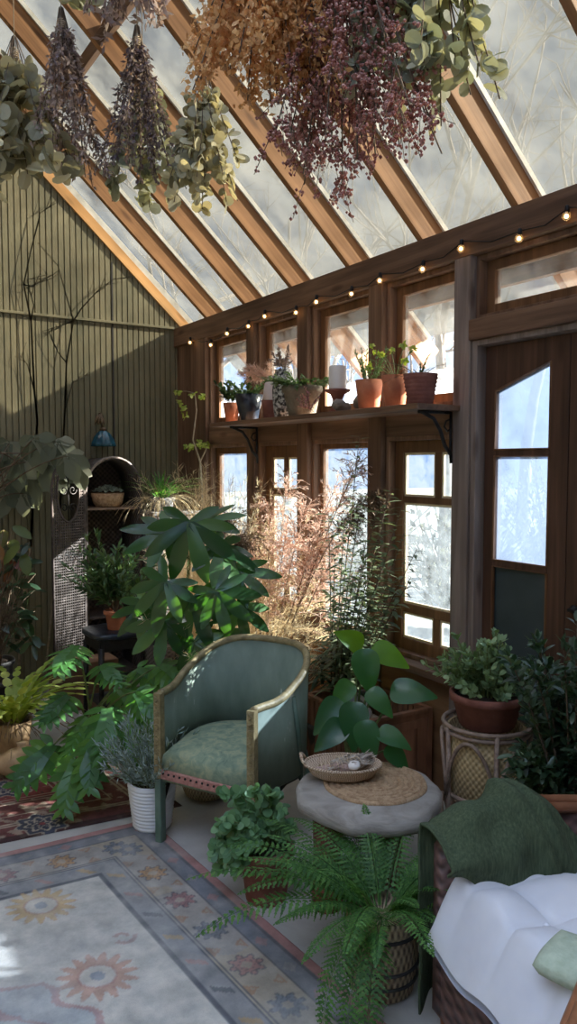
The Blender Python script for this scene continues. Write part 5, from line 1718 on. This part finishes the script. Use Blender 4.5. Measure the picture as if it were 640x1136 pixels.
# dark rosette leaves low by the sill
t = thing('dark_leaf_plant', 'low dark strap-leaved plant between the armchair back and the crate', 'potted plant', (2.16, 3.42, 0))
flower_pot(t, .09, .12, .26, M['dark_pot'], None, rim=.03)
s, m = MB(), MB(); o = V((2.16, 3.42, .25))
for i in range(13):
    e = at(U(350, 402), U(700, 770), U(3.7, 3.95)); arch_stem(s, o, e, 0, .003)
    for k in range(15):
        a = U(0, 6.28); leaf(m, e - UP * U(0, .06), _R * math.cos(a) + _F0 * math.sin(a) + UP * U(-.1, .7), UP + rv(.3), U(.08, .13), U(.014, .022), 'lance', .15, .4)
m.build('foliage', M['l_dark'], t); s.build('stem', M['stem_b'], t)

# elephant ear
t = thing('elephant_ear', 'elephant ear with broad heart-shaped glowing leaves behind the slab table', 'potted plant', (1.99, 2.62, 0))
flower_pot(t, .085, .115, .24, M['dark_pot'], None, rim=.03)
s, m, m2 = MB(), MB(), MB(); o = V((1.99, 2.62, .23))
for px, py, dep, L, dx, dz, nu in [(404, 727, 3.2, .20, .15, -1, .25), (398, 716, 3.32, .17, -.4, .35, .5), (418, 722, 3.35, .19, .9, -.3, .8), (440, 768, 3.15, .20, .9, .1, .7), (374, 782, 3.05, .18, -.5, -.5, .7), (392, 786, 3.0, .20, .0, -.7, .5),
                                   (412, 770, 3.1, .15, .5, -.4, .7), (378, 806, 3.0, .17, -.6, -.4, .8), (424, 814, 2.95, .15, .8, -.2, .9), (404, 806, 2.95, .17, .2, -.7, .6), (386, 760, 3.2, .15, -.4, -.5, .5), (432, 832, 2.95, .13, .7, -.6, .6)]:
    e = at(px, py, dep); arch_stem(s, o + rv(.02), e, -.02, .0055)
    leaf(m2 if py < 723 else m, e, _R * dx + UP * dz + TOWARD * .35, TOWARD * 1.0 + UP * nu + rv(.45), L * .84, L * .62, 'heart', .28, .3, .04)
m.build('foliage', M['l_eleph'], t, sub=1); tag_part = m2.build('backlit_leaf', M['l_glow'], t, sub=1); tag_part['label'] = 'lime leaf with backlight put into its colour'; s.build('stem', M['stem_g'], t)

# jade on the stand
t = thing('potted_sage_shrublet', 'pale sage-green fleshy shrublet in a terracotta bowl on the cane stand', 'potted plant', (2.21, 2.05, .589))
flower_pot(t, .105, .138, .13, M['terra_old'], None, rim=.03)
s, m = MB(), MB()
for i in range(64):
    a = U(0, 6.28); q = U(.0, 1)
    pts = bend((math.cos(a) * .06 * q, math.sin(a) * .06 * q, .11), (math.cos(a) * q * 1.1, math.sin(a) * q * 1.1, 1), U(.10, .25), 5, (0, 0, -.3 * q), .1)
    s.tube(pts, .003, 4, cap=False)
    for k in range(26):
        f = U(.2, 1); p, d = on(pts, f); aa = k * 2.4
        sd = d.orthogonal().normalized(); sd = Matrix.Rotation(aa, 3, d) @ sd
        leaf(m, p, sd + d * U(.3, .9), d, U(.026, .044), U(.013, .02), 'oval', .2, -.15)
m.build('foliage', M['l_jade'], t, local=True); s.build('stem', M['stem_g'], t, local=True)

# dark shrub at the right edge
t = thing('potted_shrub', 'dark glossy bushy shrub rising behind the wicker chair at the right', 'potted plant', (2.14, 1.60, 0))
flower_pot(t, .11, .15, .32, M['dark_pot'], None, rim=.03)
s, m = MB(), MB(); o = V((2.14, 1.60, .30))
for i in range(60):
    e = at(U(560, 668), U(715, 870), U(2.35, 2.75))
    if i < 4: e = [at(594, 708, 2.6), at(640, 690, 2.6), at(572, 735, 2.6), at(655, 680, 2.5)][i]
    k = o.lerp(e, .6) + UP * .12
    q = [o * (1 - f) ** 2 + k * 2 * f * (1 - f) + e * f * f for f in [i / 8 for i in range(9)]]
    s.tube(q, [.005 * (1 - .7 * i / 8) for i in range(9)], 4, cap=False)
    for j in range(46):
        p, d = on(q, U(.35, 1)); leaf(m, p + rv(.012), d * .7 + rv(1.0), UP + rv(.6), U(.035, .06), U(.014, .024), 'oval', .15, .2)
m.build('foliage', M['l_shrub'], t); s.build('stem', M['stem_b'], t)

# geranium
t = thing('potted_geranium', 'round-leaved green plant trailing from a terracotta pot on the floor', 'potted plant', (1.395, 2.355, 0))
flower_pot(t, .075, .100, .20, M['terra_old'], None, rim=.035)
s, m = MB(), MB(); o = V((1.395, 2.355, .18))
for i in range(60):
    if i < 36: e = at(U(242, 322), U(876, 935), U(2.68, 2.92))
    else: e = at(U(228, 280), U(915, 975), U(2.66, 2.85))
    k = o.lerp(e, .6) + UP * .09
    q = [o * (1 - f) ** 2 + k * 2 * f * (1 - f) + e * f * f for f in [i / 7 for i in range(8)]]
    s.tube(q, .0022, 4, cap=False)
    for j in range(15):
        p, d = on(q, U(.5, 1.0)); leaf(m, p + rv(.012), d * .5 + rv(1.0), UP * .8 + TOWARD * .6 + rv(.5), U(.024, .042), U(.024, .04), 'round', .12, .15)
m.build('foliage', M['l_ger'], t); s.build('stem', M['stem_g'], t)

# big fern in a banded basket
t = thing('potted_fern', 'lush arching fern in a banded straw basket beside the wicker chair', 'potted plant', (1.45, 1.755, 0))
M['banded'] = weave('banded_straw', (.09, .06, .04), (.44, .33, .21), 36, 120, .85, .7)
b = MB(); b.lathe((0, 0, 0), [(.085, 0), (.098, .01), (.108, .08), (.112, .16), (.108, .25), (.098, .25), (.1, .22), (0, .22)], 32); b.build('basket', M['banded'], t, local=True)
b = MB()
for z, r in ((.055, .1065), (.10, .1105), (.20, .1125)): b.tube([(r * math.cos(a), r * math.sin(a), z) for a in [2 * PI * i / 36 for i in range(36)]], .006, 5, closed=True)
b.build('band', M['dark_pot'], t, local=True)
s, m = MB(), MB()
for i in range(40):
    az = U(0, 2 * PI); L = U(.30, .46); e0 = U(.7, 1.25); dr = U(.8, 1.5)
    if -1.9 < ((az + PI) % (2 * PI) - PI) < -.2: e0 = U(1.0, 1.3); L *= .7; dr = U(1.0, 1.5)
    fern_frond(m, m, V((math.cos(az) * .04, math.sin(az) * .04, .23)), az, L, e0, dr, U(.065, .09))
for az, L, e0, dr in ((2.55, .58, .75, 1.1), (2.75, .54, .6, 1.2), (3.5, .44, .5, 2.4), (2.2, .52, .8, 1.1), (3.9, .44, .3, 2.3), (1.9, .50, .9, 1.1), (3.7, .42, .2, 2.0), (1.3, .46, .9, 1.2), (1.0, .42, 1.0, 1.2)):
    fern_frond(m, m, V((math.cos(az) * .05, math.sin(az) * .05, .23)), az, L, e0, dr, .092)
m.build('fronds', M['l_fern'], t, local=True)

# ------------------------------------------------------------------ dried bunches hanging from the rafters
def bunch(name, label, neck, L, spread, n, fn, mat, stem_mat, seed, skew=(0, 0, 0), extra=None):
    random.seed(seed)
    t = thing(name, label, 'dried flowers', neck, group='dried bunches hanging from the rafters')
    zt = zroof(neck.x) + .204
    b = MB(); b.tube([neck + V((0, 0, .0)), V((neck.x, neck.y, zt))], .0016, 5); b.build('string', M['string'], t)
    b = MB(); b.tube([neck + V((.013 * math.cos(f * 30), .013 * math.sin(f * 30), -.02 + .03 * f)) for f in [i / 40 for i in range(41)]], .0022, 4); b.build('tie', M['string'], t)
    s, m = MB(), MB()
    for i in range(n):
        a = U(0, 6.28); q = U(.05, 1) ** .7
        pts = bend(neck + V((math.cos(a) * .006, math.sin(a) * .006, .05)), V((math.cos(a) * q * spread, math.sin(a) * q * spread, -1)) + V(skew), L * U(.75, 1.05), 8, (math.cos(a) * q * .2, math.sin(a) * q * .2, -.25), .05)
        s.tube(pts, .0016, 4, cap=False)
        fn(m, s, pts)
    m.build('flowers', mat, t, False); s.build('stem', stem_mat, t)
    return t
def f_round(sz, k, lo=.25):
    def fn(m, s, pts):
        for j in range(k):
            p, d = on(pts, U(lo, 1)); a = rv(); l = U(.7, 1.15) * sz
            leaf(m, p, a + d * .4, rv(), l, l * U(.8, 1.0), 'round', U(-.1, .2), U(-.1, .3))
    return fn
def f_spike(sz, k, w, lo=.15, off=.012):
    def fn(m, s, pts):
        for j in range(k):
            p, d = on(pts, U(lo, 1)); leaf(m, p + rv(off), d * .6 + rv(1), rv(), sz * U(.6, 1.3), w * U(.7, 1.3), 'mini', 0, .1)
    return fn
def f_berry(k, br, r0):
    def fn(m, s, pts):
        for b_ in range(br):
            p, d = on(pts, U(.3, 1)); q = bend(p, d + rv(1.0), U(.04, .11), 3, (0, 0, -.2), .15); s.tube(q, .0008, 3, cap=False)
            for j in range(k):
                pp, dd = on(q, U(.25, 1)); m.ball(pp + rv(.011), r0 * U(.6, 1.15))
    return fn
bunch('eucalyptus_bunch', 'dried round-leaved eucalyptus bunch at the far left edge', at(16, 58, 2.55), .52, .40, 20, f_round(.062, 20), M['d_euca'], M['stem_b'], 31)
bunch('dried_flower_bunch', 'mauve-brown dried flower bunch on a string, second from the left', at(68, 26, 2.5), .52, .25, 24, f_spike(.024, 95, .0085), M['d_lav'], M['stem_b'], 32, (.10, -.03, 0))
bunch('eucalyptus_bunch', 'small grey eucalyptus bunch peeking in at the top left corner', at(92, -70, 2.5), .27, .25, 7, f_round(.048, 14), M['d_eucag'], M['stem_b'], 33)
bunch('dried_flower_bunch', 'grey-mauve dried bunch hanging in from the top edge above the dark violet bunch', at(146, -95, 2.45), .42, .26, 18, f_spike(.034, 70, .014), M['d_lav'], M['stem_b'], 34)
bunch('dried_flower_bunch', 'dark violet dried bunch in the middle of the left row', at(152, 46, 2.5), .48, .18, 22, f_spike(.02, 100, .008), M['d_dark'], M['stem_b'], 35)
bunch('eucalyptus_bunch', 'grey-green eucalyptus bunch pressed behind the dark violet bunch', at(158, 80, 2.62), .46, .32, 13, f_round(.046, 22), M['d_eucag'], M['stem_b'], 36, (.05, 0, 0))
bunch('eucalyptus_bunch', 'pale green eucalyptus bunch on a long string, rightmost of the left row', at(226, 90, 2.5), .45, .30, 20, f_round(.038, 24), M['d_euca'], M['stem_b'], 37)
bunch('dried_flower_bunch', 'big amber fluffy dried bunch at the top middle', at(298, -120, 1.5), .45, .32, 34, f_spike(.014, 420, .008, .2, .028), M['d_amber'], M['stem_b'], 38, (-.04, 0, 0))
bunch('dried_flower_bunch', 'big burgundy berry bunch in the top middle, nearest the camera', at(382, -120, 1.5), .58, .34, 26, f_berry(12, 22, .0048), M['d_red'], M['stem_b'], 39)
bunch('eucalyptus_bunch', 'grey-green eucalyptus bunch to the right of the burgundy berries', at(476, -120, 1.5), .46, .34, 24, f_round(.036, 26), M['d_eucag'], M['stem_b'], 40)
